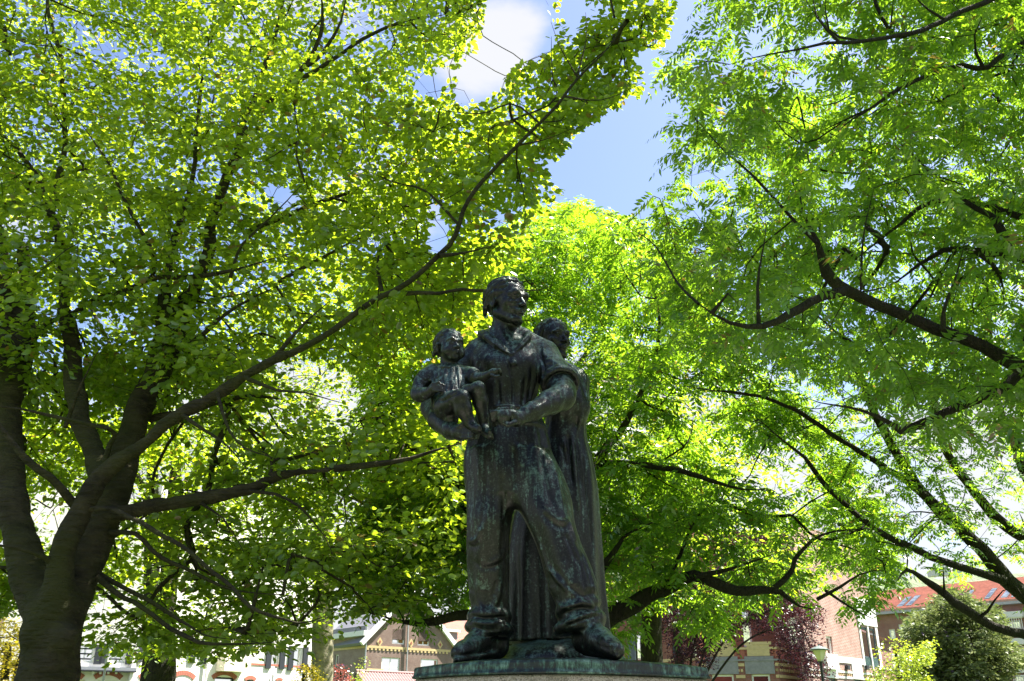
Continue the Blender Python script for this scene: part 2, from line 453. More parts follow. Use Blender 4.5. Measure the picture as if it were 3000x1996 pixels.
# its left side wall
A2 = xy(973, 1904, 94.3); B2 = (F.A.x, F.A.y); G = Facade(A2, B2)
G.M = G.M @ Matrix.Translation((0, .001, 0))
gw = [G.rect(600 + 1122 / 2.946, 1650 + 790 / 2.946, 600 + 1150 / 2.946, 1650 + 925 / 2.946)]
zg = G.uv(1030, 1868)[1]
G.wall('side_wall', M_pinkb, hb, -3.0, G.len - .002, 0, zg, gw); G.window(gw[0], hb, M_wpaint, nx=1, fw=.10, sill=M_wpaint)
G.bar('string_band', M_yellow, hb, -3.0, G.len - .01, zb_ - .12, zb_ + .10); G.bar('gutter', M_wpaint, hb, -3.2, G.len + .2, zg, zg + .45, -.5, .3)
mb = MB(); mb.prism([(0, 0)] * 0 or [(-3.2, zg + .46), (G.len, zg + .46), (G.len, zg + .9), (-3.2, zg + .9)], -.2, .6); G.build(mb, 'roof', M_slate, hb)

# orange roofed house behind it
ho = empty('orange_roof_house', (*xy(1380, 1950, 108), 0)); tag(ho, 'steep orange tiled roof with a small white dormer, just behind the brown gable house', 'house')
F = Facade(xy(1300, 1900, 106), xy(1480, 1900, 112)); zE = F.uv(1350, 1912)[1]; zR = F.uv(1400, 1800)[1]
F.wall('wall', M_pinkb, ho, -1, F.len + 4, 0, zE)
rows = 22
for i in range(rows):           # each course of tiles a slightly lifted strip
    t0, t1 = i / rows, (i + 1) / rows; mb = MB(); h0, h1 = zE + (zR - zE) * t0, zE + (zR - zE) * t1; y0, y1 = -.3 + 5 * t0, -.3 + 5 * t1
    n_ = 46
    for j in range(n_):
        u = -1 + (F.len + 5) * j / n_; w = (F.len + 5) / n_
        mb.add([(u, y0 - .06, h0 + .05), (u + w * .5, y0 - .13, h0 + .12), (u + w, y0 - .06, h0 + .05), (u + w, y1, h1), (u + w * .5, y1 - .05, h1 + .05), (u, y1, h1)], [(0, 1, 4, 5), (1, 2, 3, 4), (0, 5, 3, 2, 1)][:2])
    o = F.build(mb, 'tile_course', M_otile, ho); o['kind'] = 'stuff'
a, b, c, d = F.rect(600 + 2105 / 2.946, 1650 + 592 / 2.946, 600 + 2200 / 2.946, 1650 + 655 / 2.946)
mb = MB(); mb.box((a, .4, c), (b, 3, d)); F.build(mb, 'dormer', M_slate, ho); mb = MB(); mb.box((a - .3, .2, d), (b + .3, 3, d + .25)); F.build(mb, 'dormer_roof', M_wpaint, ho)

# low outbuilding with plum pantiles
hp = empty('outbuilding', (*xy(1160, 1990, 66), 0)); tag(hp, 'low outbuilding with a plum coloured pantile roof beside the corner of the pedestal', 'shed')
F = Facade(xy(1050, 1980, 64), xy(1260, 1975, 68)); zr = F.uv(1140, 1970)[1]
F.wall('wall', M_pinkb, hp, 0, F.len, 0, zr - 2.1)
NC, NRW = 26, 7; tw_ = F.len / NC
tm = MB(); prof = [(0, 0), (.22, .05), (.45, .075), (.68, .05), (.88, .0), (1.0, -.015)]
ln = .42; dz_ = .30
v = [(x * tw_, 0, z) for x, z in prof] + [(x * tw_, ln, z + dz_) for x, z in prof] 
f = [(i, i + 1, i + 7, i + 6) for i in range(5)] + [(0, 1, 2, 3)]
tm.add(v + [(0, 0, -.04), (tw_, 0, -.04)], f[:5] + [(12, 13, 5, 4, 3, 2, 1, 0)])
me_t = bpy.data.meshes.new('tile'); me_t.from_pydata(tm.v, [], tm.f); me_t.materials.append(M_ptile)
for j in range(NRW):
    for i in range(NC):
        o = bpy.data.objects.new('tile', me_t); COL.objects.link(o); o.parent = hp; o.matrix_parent_inverse = wm(hp).inverted()
        o.matrix_basis = F.M @ Matrix.Translation((i * tw_, -.1 + (j - NRW) * (ln - .06) + ln, zr - (NRW - j) * (dz_ - .035) + .0))
rm = MB(); rm.tube([(0, 0, 0), (tw_ * .96, 0, 0)], [.085, .10], 8); me_r = bpy.data.meshes.new('ridge_tile'); me_r.from_pydata(rm.v, [], rm.f); me_r.materials.append(M_ptile)
for i in range(NC):
    o = bpy.data.objects.new('ridge_tile', me_r); COL.objects.link(o); o.parent = hp; o.matrix_parent_inverse = wm(hp).inverted()
    o.matrix_basis = F.M @ Matrix.Translation((i * tw_, .30, zr + .03))
gwl = empty('garden_wall', (*xy(1130, 1965, 72), 0)); tag(gwl, 'short length of beige garden wall above the plum roof', 'wall')
F2 = Facade(xy(600 + 1400 / 2.946, 1960, 72), xy(600 + 1530 / 2.946, 1960, 73)); a, b, c, d = F2.rect(600 + 1400 / 2.946, 1650 + 912 / 2.946, 600 + 1532 / 2.946, 1975)
F2.wall('wall', M_cream, gwl, a, b, 0, d - .08, th=.25); F2.bar('coping', M_yellow, gwl, a - .05, b + .05, d - .08, d, -.05, .3)

# ---- white rendered houses on the left
hw_ = empty('white_house', (*xy(300, 1990, 41), 0)); tag(hw_, 'white rendered house with a grey lead ledge, directly right of the big hornbeam trunk', 'house')
F = Facade(xy(60, 1990, 38.9), xy(392, 1990, 41.3))
r3 = lambda x0, y0, x1, y1: F.rect(x0 / 3.367, 1650 + y0 / 3.367, x1 / 3.367, 1650 + y1 / 3.367)
wins = [r3(752, 800, 932, 982), r3(1062, 800, 1242, 984), r3(300, 800, 560, 980), r3(960, 1160, 1165, 1300), r3(700, 1150, 830, 1300)]
F.wall('wall', M_white, hw_, -1, F.len, 0, 11, wins)
for w in wins[:3]: F.window(w, hw_, M_wpaint, nx=2, fw=.09, sill=M_arch, pm=M_curtain)
for w in wins[:2]:
    mb = MB()
    for i in range(9):
        z = w[2] + .12 + i * .2
        if z < w[3] - .1: mb.box((w[0] + .1, .085, z), (w[1] - .1, .098, z + .06))
    F.build(mb, 'louvres', M_dark, hw_)
    for q in (w[0] - .30, w[1] + .02): F.bar('shutter', M_dark, hw_, q, q + .28, w[2] - .05, w[3], -.05, -.004)
for w in wins[3:]: F.window(w, hw_, M_cream, nx=2, fw=.1)
def arch(Fc, parent, x0, y0, x1, y1, conv, th=.2, mat=None, n=14):
    u0, z0 = conv(x0, y0); u1, z1 = conv(x1, y1); w = u1 - u0; h = w * .18; R = (w * w / 4 + h * h) / (2 * h); cz = (z0 + z1) / 2 + h - R; cu = (u0 + u1) / 2; a0 = math.asin(w / 2 / R)
    for i in range(n):            # voussoirs, one by one
        t0 = -a0 + 2 * a0 * i / n + .004; t1 = -a0 + 2 * a0 * (i + 1) / n - .004
        pts = [(cu + R * math.sin(t0), cz + R * math.cos(t0)), (cu + R * math.sin(t1), cz + R * math.cos(t1)), (cu + (R + th) * math.sin(t1), cz + (R + th) * math.cos(t1)), (cu + (R + th) * math.sin(t0), cz + (R + th) * math.cos(t0))]
        mb = MB(); mb.prism(pts, -.03, -.002); Fc.build(mb, 'brick', mat or M_arch, parent)
cv3 = lambda x, y: F.uv(x / 3.367, 1650 + y / 3.367)
arch(F, hw_, 945, 1150, 1180, 1150, cv3); arch(F, hw_, 640, 1148, 800, 1148, cv3)
a, b, c, d = r3(690, 1030, 1325, 1062); F.bar('ledge', M_lead, hw_, a, b, c, d, -.45, -.002); F.bar('ledge_edge', M_dark, hw_, a, b, c - .05, c - .003, -.47, -.002)
for x in (910, 982, 1060, 1138): u, z = cv3(x, 1072); mb = MB(); mb.tube([(u, -.20, z - .1), (u, -.20, z + .1)], .05, 8); F.build(mb, 'ledge_bracket', M_wpaint, hw_)
slope(F, 'buttress', M_white, hw_, (F.uv(372, 1996)[0], F.uv(372, 1996)[1] - 3.2), (F.uv(390, 1944)[0], F.uv(390, 1944)[1]), .12, -.35, -.002)
hw2 = empty('white_house', (*xy(650, 1990, 46), 0)); tag(hw2, 'white rendered house with a dark timbered bay window, left of the plane tree', 'house')
F = Facade(xy(392, 1990, 41.9), xy(909, 1990, 49.5))
r3 = lambda x0, y0, x1, y1: F.rect(x0 / 3.367, 1650 + y0 / 3.367, x1 / 3.367, 1650 + y1 / 3.367)
r4 = lambda x0, y0, x1, y1: F.rect(600 + x0 / 2.946, 1650 + y0 / 2.946, 600 + x1 / 2.946, 1650 + y1 / 2.946)
wins = [r3(1930, 810, 2002, 980), r4(575, 738, 640, 905), r4(765, 728, 838, 922), r3(1410, 800, 1560, 975), r4(80, 985, 255, 1120), r4(355, 1010, 425, 1120)]
F.wall('wall', M_white, hw2, .002, F.len, 0, 12, wins)
for i, w in enumerate(wins[:4]):
    F.window(w, hw2, M_wpaint, nx=2 if i == 3 else 1, fw=.08, sill=M_arch, inset=.06)
    for q in ((w[0] - .34, w[0] - .03), (w[1] + .03, w[1] + .34)):
        mb = MB(); mb.box((q[0], -.07, w[2] - .05), (q[1], -.004, w[3] + .05)); sh = F.build(mb, 'shutter', M_dark, hw2)
        mb = MB()
        for k in range(12): z = w[2] + .1 + (w[3] - w[2] - .2) * k / 12; mb.box((q[0] + .05, -.085, z), (q[1] - .05, -.071, z + .05))
        o = mb.build('slats', M_wpaint if i in (1, 2) else M_dark, sh)
for w in wins[4:]: F.window(w, hw2, M_dark, nx=1, fw=.08)
cv3 = lambda x, y: F.uv(x / 3.367, 1650 + y / 3.367); cv4 = lambda x, y: F.uv(600 + x / 2.946, 1650 + y / 2.946)
arch(F, hw2, 1700, 1150, 1905, 1150, cv3); arch(F, hw2, 1380, 1150, 1500, 1150, cv3); arch(F, hw2, 72, 1008, 258, 1008, cv4); arch(F, hw2, 352, 1020, 428, 1020, cv4, .16, n=9)
arch(F, hw2, 618, 1022, 662, 1022, cv4, .12, n=6)
a, b, c, d = r4(330, 884, 905, 892); F.bar('string_course', M_arch, hw2, a, b, c, c + .09, -.03)
# bay: cream panels in dark timber
a, b, c, d = r4(105, 690, 332, 940); zm = F.uv(680, 1650 + 820 / 2.946)[1]
mb = MB(); mb.box((a, -.65, c), (b, -.002, zm)); bay = F.build(mb, 'bay_window', M_cream, hw2)
mb = MB()
for x in (a, a + (b - a) / 2, b): mb.box((x - .06, -.70, c - .05), (x + .06, -.651, d + 1.2))
for z in (c, zm, d + 1.2): mb.box((a - .058, -.715, z - .05), (b + .058, -.652, z + .05))
mb.box((b, -.648, c - .05), (b + .07, -.01, c + .08)); mb.box((b, -.648, zm - .06), (b + .07, -.01, zm + .06)); mb.build('timber', M_dark, bay)
mb = MB(); mb.box((a + .06, -.55, zm + .05), (b - .06, -.50, d + 1.15)); mb.build('pane', M_glass, bay)
mb = MB()
for x in (a + .12, a + (b - a) * .25, a + (b - a) * .5 - .12, a + (b - a) * .5 + .12, a + (b - a) * .75, b - .12): mb.box((x - .04, -.60, zm + .05), (x + .04, -.56, d + 1.15))
mb.box((a + .1, -.61, d - .1), (b - .1, -.565, d)); mb.build('casement', M_cream, bay)
mb = MB(); mb.box((a - .2, -.9, d + 1.25), (b + .2, 0, d + 1.4)); mb.build('bay_roof', M_lead, bay)
mb = MB()
for x in (a + .08, b - .08): mb.tube([(x, -.60, c - .06), (x, -.05, c - .75)], .045, 6)
mb.build('bracket', M_dark, bay)
u = cv3(2030, 1000)[0]; mb = MB(); mb.tube([(u, -.12, .1), (u, -.12, 9)], .055, 8); F.build(mb, 'downpipe', M_wpaint, hw2)
u = F.uv(600 + 575 / 2.946, 1990)[0]; mb = MB(); mb.tube([(u, -.1, .1), (u, -.1, F.uv(795, 1978)[1])], .05, 8); F.build(mb, 'downpipe', M_pipe, hw2)

# pinkish terrace glimpsed behind the golden shrub
ht = empty('terraced_house', (*xy(0, 1850, 60), 0)); tag(ht, 'pale pink and white house front glimpsed above the yellow shrub in the bottom left corner', 'house')
F = Facade(xy(-120, 1900, 60), xy(100, 1900, 62)); wins = [F.rect(8, 1790, 22, 1900), F.rect(-30, 1820, -8, 1870)]
F.wall('wall', M_red2, ht, -2, F.len, 0, F.uv(20, 1800)[1], wins); [F.window(w, ht, M_wpaint, nx=1, fw=.16) for w in wins]

# ---- ornate red brick house with a canted bay
hr_ = empty('bay_house', (*xy(2200, 1990, 56), 0)); tag(hr_, 'red brick house with canted bay and chequered brick balcony behind the copper beech', 'house')
c5 = lambda x, y: (1800 + x / 3.626, 1650 + y / 3.626)
pts = [xy(1700, 1950, 63.5), xy(2052, 1950, 55), xy(2153, 1950, 54.6), xy(2280, 1950, 54.0), xy(2364, 1950, 57.6)]
fs = [Facade(pts[i], pts[i+1]) for i in range(4)]
def R5(Fc, x0, y0, x1, y1): a = c5(x0, y0); b = c5(x1, y1); return Fc.rect(a[0], a[1], b[0], b[1])
F = fs[0]; wz = [R5(F, 145, 735, 440, 1025), R5(F, 605, 710, 660, 1010), R5(F, 790, 800, 870, 1000), R5(F, 145, 300, 440, 560), R5(F, 605, 300, 700, 560)]
F.wall('wall', M_red, hr_, 0, F.len, 0, 13, wz)
w0 = F.window(wz[0], hr_, M_cream, nx=1, fw=.12, inset=.12, sill=M_stone, pm=plain('pale_blind', (.40, .46, .40), .7))
for q in ((0, .27), (.72, 1.0)):       # louvred side lights with cream shutters
    a = wz[0][0] + (wz[0][1] - wz[0][0]) * q[0]; b = wz[0][0] + (wz[0][1] - wz[0][0]) * q[1]; c, d = wz[0][2], wz[0][3]
    mb = MB(); mb.box((a, -.05, c), (b, .05, d)); sh = F.build(mb, 'shutter', M_bluegrey, hr_)
    mb = MB(); mb.box((a + .09, -.065, c + .30), (b - .09, -.051, c + (d - c) * .66)); mb.box((a + .09, -.065, c + (d - c) * .70), (b - .09, -.051, d - .08)); mb.build('shutter_panel', M_cream, sh)
    mb = MB()
    for k in range(5): x = a + .12 + (b - a - .24) * k / 4; mb.box((x - .02, -.075, c + .18), (x + .02, -.066, c + .46))
    mb.build('slats', M_bluegrey, sh)
for w in wz[1:]: F.window(w, hr_, M_bluegrey, nx=1, fw=.09, sill=M_stone)
z = F.uv(*c5(500, 1040))[1]; F.bar('yellow_band', M_yellow, hr_, 0, F.len - .01, z - .09, z + .09, -.04)
z2 = F.uv(*c5(860, 1130))[1]
for F, hs in ((fs[1], [R5(fs[1], 1045, 1185, 1275, 1400)]), (fs[2], [R5(fs[2], 1465, 1182, 1660, 1400)]), (fs[3], [])):
    zt_ = F.uv(*c5(1500, 1040))[1] if F is fs[2] else fs[2].uv(*c5(1500, 1040))[1]
    F.wall('bay_wall', M_red, hr_, 0, F.len, 0, zt_, hs)
    for w in hs:
        F.window(w, hr_, M_wpaint, nx=1, fw=.10, inset=.10)
        F.bar('lintel', M_stone, hr_, w[0] - .3, w[1] + .3, w[3] + .02, w[3] + .95, -.05)
        F.bar('label_mould', M_yellow, hr_, w[0] - .12, w[1] + .12, w[3] + .97, w[3] + 1.55, -.04); F.bar('label_mould', M_yellow, hr_, w[0] - .25, w[1] + .25, w[3] + 1.56, w[3] + 1.72, -.06)
    zc = fs[2].uv(*c5(1500, 1147))[1]
    cuts = [(0, F.len)] if not hs else [(0, hs[0][0] - .32), (hs[0][1] + .32, F.len)]
    for a, b in cuts:
        if b - a < .1: continue
        F.bar('yellow_band', M_yellow, hr_, a + .01, b - .01, zc + .26, zc + .42, -.035); F.bar('yellow_band', M_yellow, hr_, a + .01, b - .01, zc - .36, zc - .20, -.035)
        nn = max(2, int((b - a) / .28))
        for i in range(nn): x = a + .08 + (b - a - .16) * (i + .5) / nn; F.bar('inlay_brick', M_yellow, hr_, x - .06, x + .06, zc - .03, zc + .11, -.03)
    zt2 = zt_
    F.bar('balcony_kerb', M_stone, hr_, 0, F.len, zt2 + .002, zt2 + .10, -.08, .3)
    nb = max(3, int(F.len / .46)); zc1 = fs[2].uv(*c5(1500, 905))[1]
    for i in range(nb + 1):        # chequered balusters
        x = F.len * i / nb; hw = .12; rows = 6
        mb = MB(); mb.box((max(0, x - hw), 0, zt2 + .10), (min(F.len, x + hw), .22, zc1 - .06)); bl = F.build(mb, 'baluster', M_arch, hr_)
        mb = MB()
        for k in range(0, rows, 2):
            z0 = zt2 + .10 + (zc1 - zt2 - .16) * k / rows; mb.box((max(0, x - hw) - .004, -.02, z0), (min(F.len, x + hw) + .004, -.001, z0 + (zc1 - zt2 - .16) / rows))
        mb.build('yellow_course', M_yellow, bl)
    for fr in (.36, .68): 
        zz = zt2 + .10 + (zc1 - zt2 - .16) * fr; F.bar('balcony_rail', M_arch, hr_, 0, F.len, zz - .05, zz + .05, .03, .19)
    F.bar('balcony_coping', M_yellow, hr_, 0, F.len, zc1 - .06, zc1 + .06, -.05, .28)
# upper wall set back behind the balcony
F = Facade(xy(2052, 1950, 57.2), xy(2420, 1950, 59.5)); wz = [R5(F, 1360, 500, 1460, 890), R5(F, 1120, 520, 1210, 890), R5(F, 1850, 560, 1960, 880)]
F.wall('upper_wall', M_red, hr_, 0, F.len, 2, 13, wz); [F.window(w, hr_, M_wpaint, nx=1, fw=.1, curtain=True) for w in wz]

# ---- paler brick house with a tall stair window
hs_ = empty('stair_window_house', (*xy(2500, 1990, 58), 0)); tag(hs_, 'pale brick house with a tall green framed stair window, right of the street lantern', 'house')
F = Facade(xy(2366, 1950, 53.4), xy(2573, 1950, 59.9)); c6 = lambda x, y: (2350 + x / 3.626, 1600 + y / 3.626)
def R6(Fc, x0, y0, x1, y1): a = c6(x0, y0); b = c6(x1, y1); return Fc.rect(a[0], a[1], b[0], b[1])
tall = R6(F, 645, 872, 800, 1296); wl0 = R6(F, 262, 960, 325, 1160); low = [R6(F, 290, 1408, 372, 1500), R6(F, 560, 1420, 640, 1500)]
F.wall('wall', M_red2, hs_, 0, F.len, 0, 12.5, [tall, wl0] + low)
F.window(tall, hs_, M_bluegrey, nx=2, nz=1, transom=.26, fw=.13, inset=.05); F.window(wl0, hs_, M_wpaint, nx=1, fw=.1)
a, b, c, d = tall
for q in ((a - .22, a - .01), ((a + b) / 2 - .07, (a + b) / 2 + .07), (b + .01, b + .30)): F.bar('jamb', M_wpaint, hs_, q[0], q[1], c - .1, d + .1, -.04, .04 if q[0] > a and q[1] < b else -.002)
F.bar('window_head', M_wpaint, hs_, a - .25, b + .35, d + .12, d + 1.7, -.06)
a, b, c, d = tall; mb = MB(); mb.box((a + .15, .02, c + .1), (b - .15, .045, c + (d - c) * .25)); F.build(mb, 'green_panel', M_teal, hs_)
for w in low: F.window(w, hs_, M_teal, nx=1, fw=.12); F.bar('lintel', M_wpaint, hs_, w[0] - .15, w[1] + .15, w[3] + .02, w[3] + .9, -.05)
zA = F.uv(*c6(500, 1218))[1]; F.bar('white_band', M_wpaint, hs_, 0, tall[0] - .23, zA - .16, zA + .16, -.04)
zB = F.uv(*c6(470, 1350))[1]; F.bar('white_band', M_wpaint, hs_, 0, F.len, zB, zB + .1, -.035)
zC = F.uv(*c6(470, 1398))[1]; F.bar('white_band', M_wpaint, hs_, 0, F.len, zC - .06, zC + .06, -.03)
nn = int(F.len / .24)
for i in range(nn):
    x = .05 + i * .24
    if all(not (w[0] - .2 < x < w[1] + .1) for w in low): F.bar('dentil', M_yellow, hs_, x, x + .10, zC + .12, zB - .06, -.028)
a, b, c, d = R6(F, 225, 1150, 345, 1310); F.bar('white_pier', M_wpaint, hs_, a, b, c, d, -.25, -.002)
for x in (468, 672): a, b, c, d = R6(F, x - 12, 1270, x + 12, 1315); F.bar('wall_lamp', M_dark, hs_, a, b, c, d, -.18)
a, b, c, d = R6(F, 812, 1170, 885, 1295); mb = MB(); n_ = 8
for i in range(n_): x = a + (b - a) * i / (n_ - 1); mb.box((x - .02, -.9, c), (x + .02, -.86, d))
mb.box((a - .05, -.93, d), (b + .05, -.84, d + .06)); mb.box((a - .05, -.94, c - .1), (b + .05, 0, c)); F.build(mb, 'balcony', M_wpaint, hs_)

# ---- long brick block with the red roof
hl = empty('apartment_block', (*xy(2800, 1990, 90), 0)); tag(hl, 'long red brick apartment block with red tiled roof and skylights at lower right', 'building')
F = Facade(xy(2560, 1900, 94.5), xy(3080, 1900, 83.5)); ze = F.uv(*c6(2000, 640))[1]
wn_ = [R6(F, 1030, 825, 1190, 990), R6(F, 925, 882, 990, 990), R6(F, 2145, 790, 2330, 890), R6(F, 2205, 1070, 2500, 1262), R6(F, 2080, 1400, 2150, 1500), R6(F, 1950, 1400, 2010, 1500), R6(F, 2250, 1370, 2460, 1500), R6(F, 1300, 860, 1400, 980), R6(F, 1030, 1130, 1190, 1290), R6(F, 1250, 1150, 1400, 1290), R6(F, 1700, 830, 1800, 960), R6(F, 865, 1160, 925, 1290), R6(F, 1500, 1140, 1640, 1290)]
F.wall('wall', M_red3, hl, -1, F.len + 8, 0, ze, wn_)
for w in wn_: F.window(w, hl, M_wpaint, nx=3 if w[1] - w[0] > 3 else (2 if w[1] - w[0] > 1.4 else 1), fw=.15, inset=.08, curtain=w[1] - w[0] > 2, sill=M_wpaint)
F.bar('gutter', M_pipe, hl, -1.2, F.len + 8, ze, ze + .25, -.6, -.002)
for w in (wn_[2], wn_[3], wn_[6]):
    mb = MB(); mb.box((w[0] - .4, -1.2, w[3] + .15), (w[1] + .6, -.003, w[3] + .65)); F.build(mb, 'canopy', M_wpaint, hl)
    mb = MB()
    for i in range(12): x = w[0] - .3 + (w[1] - w[0] + .7) * i / 11; mb.box((x - .025, -1.1, w[2] - .1), (x + .025, -1.05, w[2] + .85))
    mb.box((w[0] - .4, -1.12, w[2] + .85), (w[1] + .5, -1.03, w[2] + .95)); mb.box((w[0] - .4, -1.2, w[2] - .3), (w[1] + .5, -.003, w[2] - .1)); F.build(mb, 'balcony', M_wpaint, hl)
zr_ = F.uv(*c6(2000, 452))[1] + 1.2; rd = 6.5
rows = 24
mb = MB()
for i in range(rows):
    t0, t1 = i / rows, (i + 1) / rows; mb.add([(-1.3, -.55 + rd * t0 - .05, ze + .25 + (zr_ - ze) * t0 + .17), (F.len + 8, -.55 + rd * t0 - .05, ze + .25 + (zr_ - ze) * t0 + .17), (F.len + 8, -.55 + rd * t1, ze + .25 + (zr_ - ze) * t1), (-1.3, -.55 + rd * t1, ze + .25 + (zr_ - ze) * t1),
        (-1.3, -.55 + rd * t0 - .05, ze + .25 + (zr_ - ze) * t0 - .02), (F.len + 8, -.55 + rd * t0 - .05, ze + .25 + (zr_ - ze) * t0 - .02)], [(0, 1, 2, 3), (4, 5, 1, 0)])
rf = F.build(mb, 'roof', M_rtile, hl)
for x0, y0, x1, y1 in ((1005, 590, 1070, 678), (1095, 585, 1160, 662), (1690, 520, 1740, 600), (1930, 490, 1992, 590), (2112, 478, 2185, 585), (2225, 500, 2290, 580)):
    sx, sy = c6((x0 + x1) / 2, y1); u, z = F.uv(sx, sy); w = (F.uv(c6(x1, 0)[0], sy)[0] - F.uv(c6(x0, 0)[0], sy)[0]) * .9
    t = max(.03, (z - ze) / (zr_ - ze) * .8); dy = rd * t - .55; dzz = ze + .3 + (zr_ - ze) * t; L_ = .42
    v = []
    for tt, off in ((t, .14), (min(.98, t + L_), .14)):
        for uu in (u - w / 2, u + w / 2): v.append((uu, -.55 + rd * tt - off, ze + .25 + (zr_ - ze) * tt + off))
    v2 = [(a_, b_ + .25, c_ - .25) for a_, b_, c_ in v]
    mb = MB(); mb.add(v + v2, [(0, 1, 3, 2), (4, 6, 7, 5), (0, 4, 5, 1), (1, 5, 7, 3), (3, 7, 6, 2), (2, 6, 4, 0)]); sk = mb.build('skylight', M_bluegrey, rf)
    cc = [sum(q[i] for q in v) / 4 for i in range(3)]
    pv_ = [tuple(cc[i] + (q[i] - cc[i]) * .78 + (0, -.012, .012)[i] for i in range(3)) for q in v]; mb = MB(); mb.add(pv_, [(0, 1, 3, 2)]); mb.build('pane', M_glass, sk)
    for q_ in (sk, sk.children[0]): q_.matrix_parent_inverse = Matrix.Identity(4)
# lower lean-to at its left end
F3 = Facade(xy(2562, 1900, 80), xy(2605, 1900, 82)); a, b, c, d = R6(F3, 782, 845, 905, 1010)
hz = empty('annex', (*xy(2580, 1990, 81), 0)); tag(hz, 'small brick annex with a steep red roof and one skylight beside the tall stair window', 'house')
F3.wall('wall', M_red3, hz, a, b + .5, 0, c); mb = MB()
for i in range(12):
    t0, t1 = i / 12, (i + 1) / 12; mb.add([(a - .2, -.2 + 3 * t0 - .04, c + (d - c) * t0 + .07), (b + .6, -.2 + 3 * t0 - .04, c + (d - c) * t0 + .07), (b + .6, -.2 + 3 * t1, c + (d - c) * t1), (a - .2, -.2 + 3 * t1, c + (d - c) * t1)], [(0, 1, 2, 3)])
F3.build(mb, 'roof', M_rtile, hz)
a2, b2, c2, d2 = R6(F3, 805, 862, 880, 960); tA = (c2 - c) / (d - c); tB = (d2 - c) / (d - c)
mb = MB(); mb.add([(a2, -.35 + 3 * tA, c2 + .1), (b2, -.35 + 3 * tA, c2 + .1), (b2, -.35 + 3 * tB, d2 + .1), (a2, -.35 + 3 * tB, d2 + .1)], [(0, 1, 2, 3)]); F3.build(mb, 'skylight', M_glass, hz)

# ---- street lantern
lp = P(2405, 1945, 22); lampe = empty('street_lamp', (lp.x, lp.y, 0)); tag(lampe, 'street lantern with a green cap and pale tapered glass on a black post', 'street lamp')
k = mpx(lp); zc = lambda sy: P(2405, sy, 22).z
M_lglass = plain('opal_glass', (.78, .68, .56), .25, var=.06); M_lcap = plain('lamp_cap_green', (.09, .125, .11), .5, var=.2); M_black = plain('black_paint', (.012, .012, .014), .4, var=.2)
def hexring(r, z, n=6, ph=.3): return [(lp.x + r * math.cos(ph + 2 * math.pi * i / n), lp.y + r * math.sin(ph + 2 * math.pi * i / n), z) for i in range(n)]
def lathe(name, prof, mat, parent, n=6):
    mb = MB(); v = []; f = []
    for r, z in prof: v += hexring(r, z, n)
    for i in range(len(prof) - 1):
        for j in range(n): f.append((i*n+j, i*n+(j+1) % n, (i+1)*n+(j+1) % n, (i+1)*n+j))
    f.append(tuple(reversed(range(n)))); f.append(tuple((len(prof)-1)*n + j for j in range(n))); mb.add(v, f); return mb.build(name, mat, parent)
bodyl = lathe('lantern_glass', [(13 * k / 2 * 1.05, zc(1938.5)), (20.5 * k, zc(1906))], M_lglass, lampe)
mb = MB()
for q0, q1 in zip(hexring(7 * k, zc(1938.5)), hexring(21 * k, zc(1906))): mb.tube([q0, q1], .006, 4)
mb.build('glazing_bar', M_cream, lampe)
lathe('lantern_cap', [(27.5 * k, zc(1905.5)), (27.5 * k, zc(1902.5)), (13 * k, zc(1896)), (3 * k, zc(1892.5)), (1.5 * k, zc(1889))], M_lcap, lampe, 12)
lathe('collar', [(9 * k, zc(1941.5)), (9.5 * k, zc(1938.6))], M_black, lampe, 12)
lathe('post', [(.075, 0), (.075, .8), (.045, .85), (.032, zc(1942)), (.040, zc(1941.6))], M_black, lampe, 12)
# slim dark pole in front of the bay house, and a grey one by the white house
for nm, sx, y, r, mat, lab, top in (('pole', 1869, 16, .016, M_black, 'slim dark metal pole in front of the shuttered window right of the bronze', 1760), ('pole', 303, 26, .035, M_pipe, 'grey pole standing in front of the lead ledge of the white house', 1900)):
    p = P(sx, 1990, y); e = empty(nm, (p.x, y, 0)); tag(e, lab, 'pole'); mb = MB(); mb.tube([(p.x, y, 0), (p.x, y, P(sx, top, y).z)], r, 8); mb.build('shaft', mat, e); mb = MB(); mb.tube([(p.x, y, 0), (p.x, y, .5)], r * 1.7, 8); mb.build('foot', mat, e)
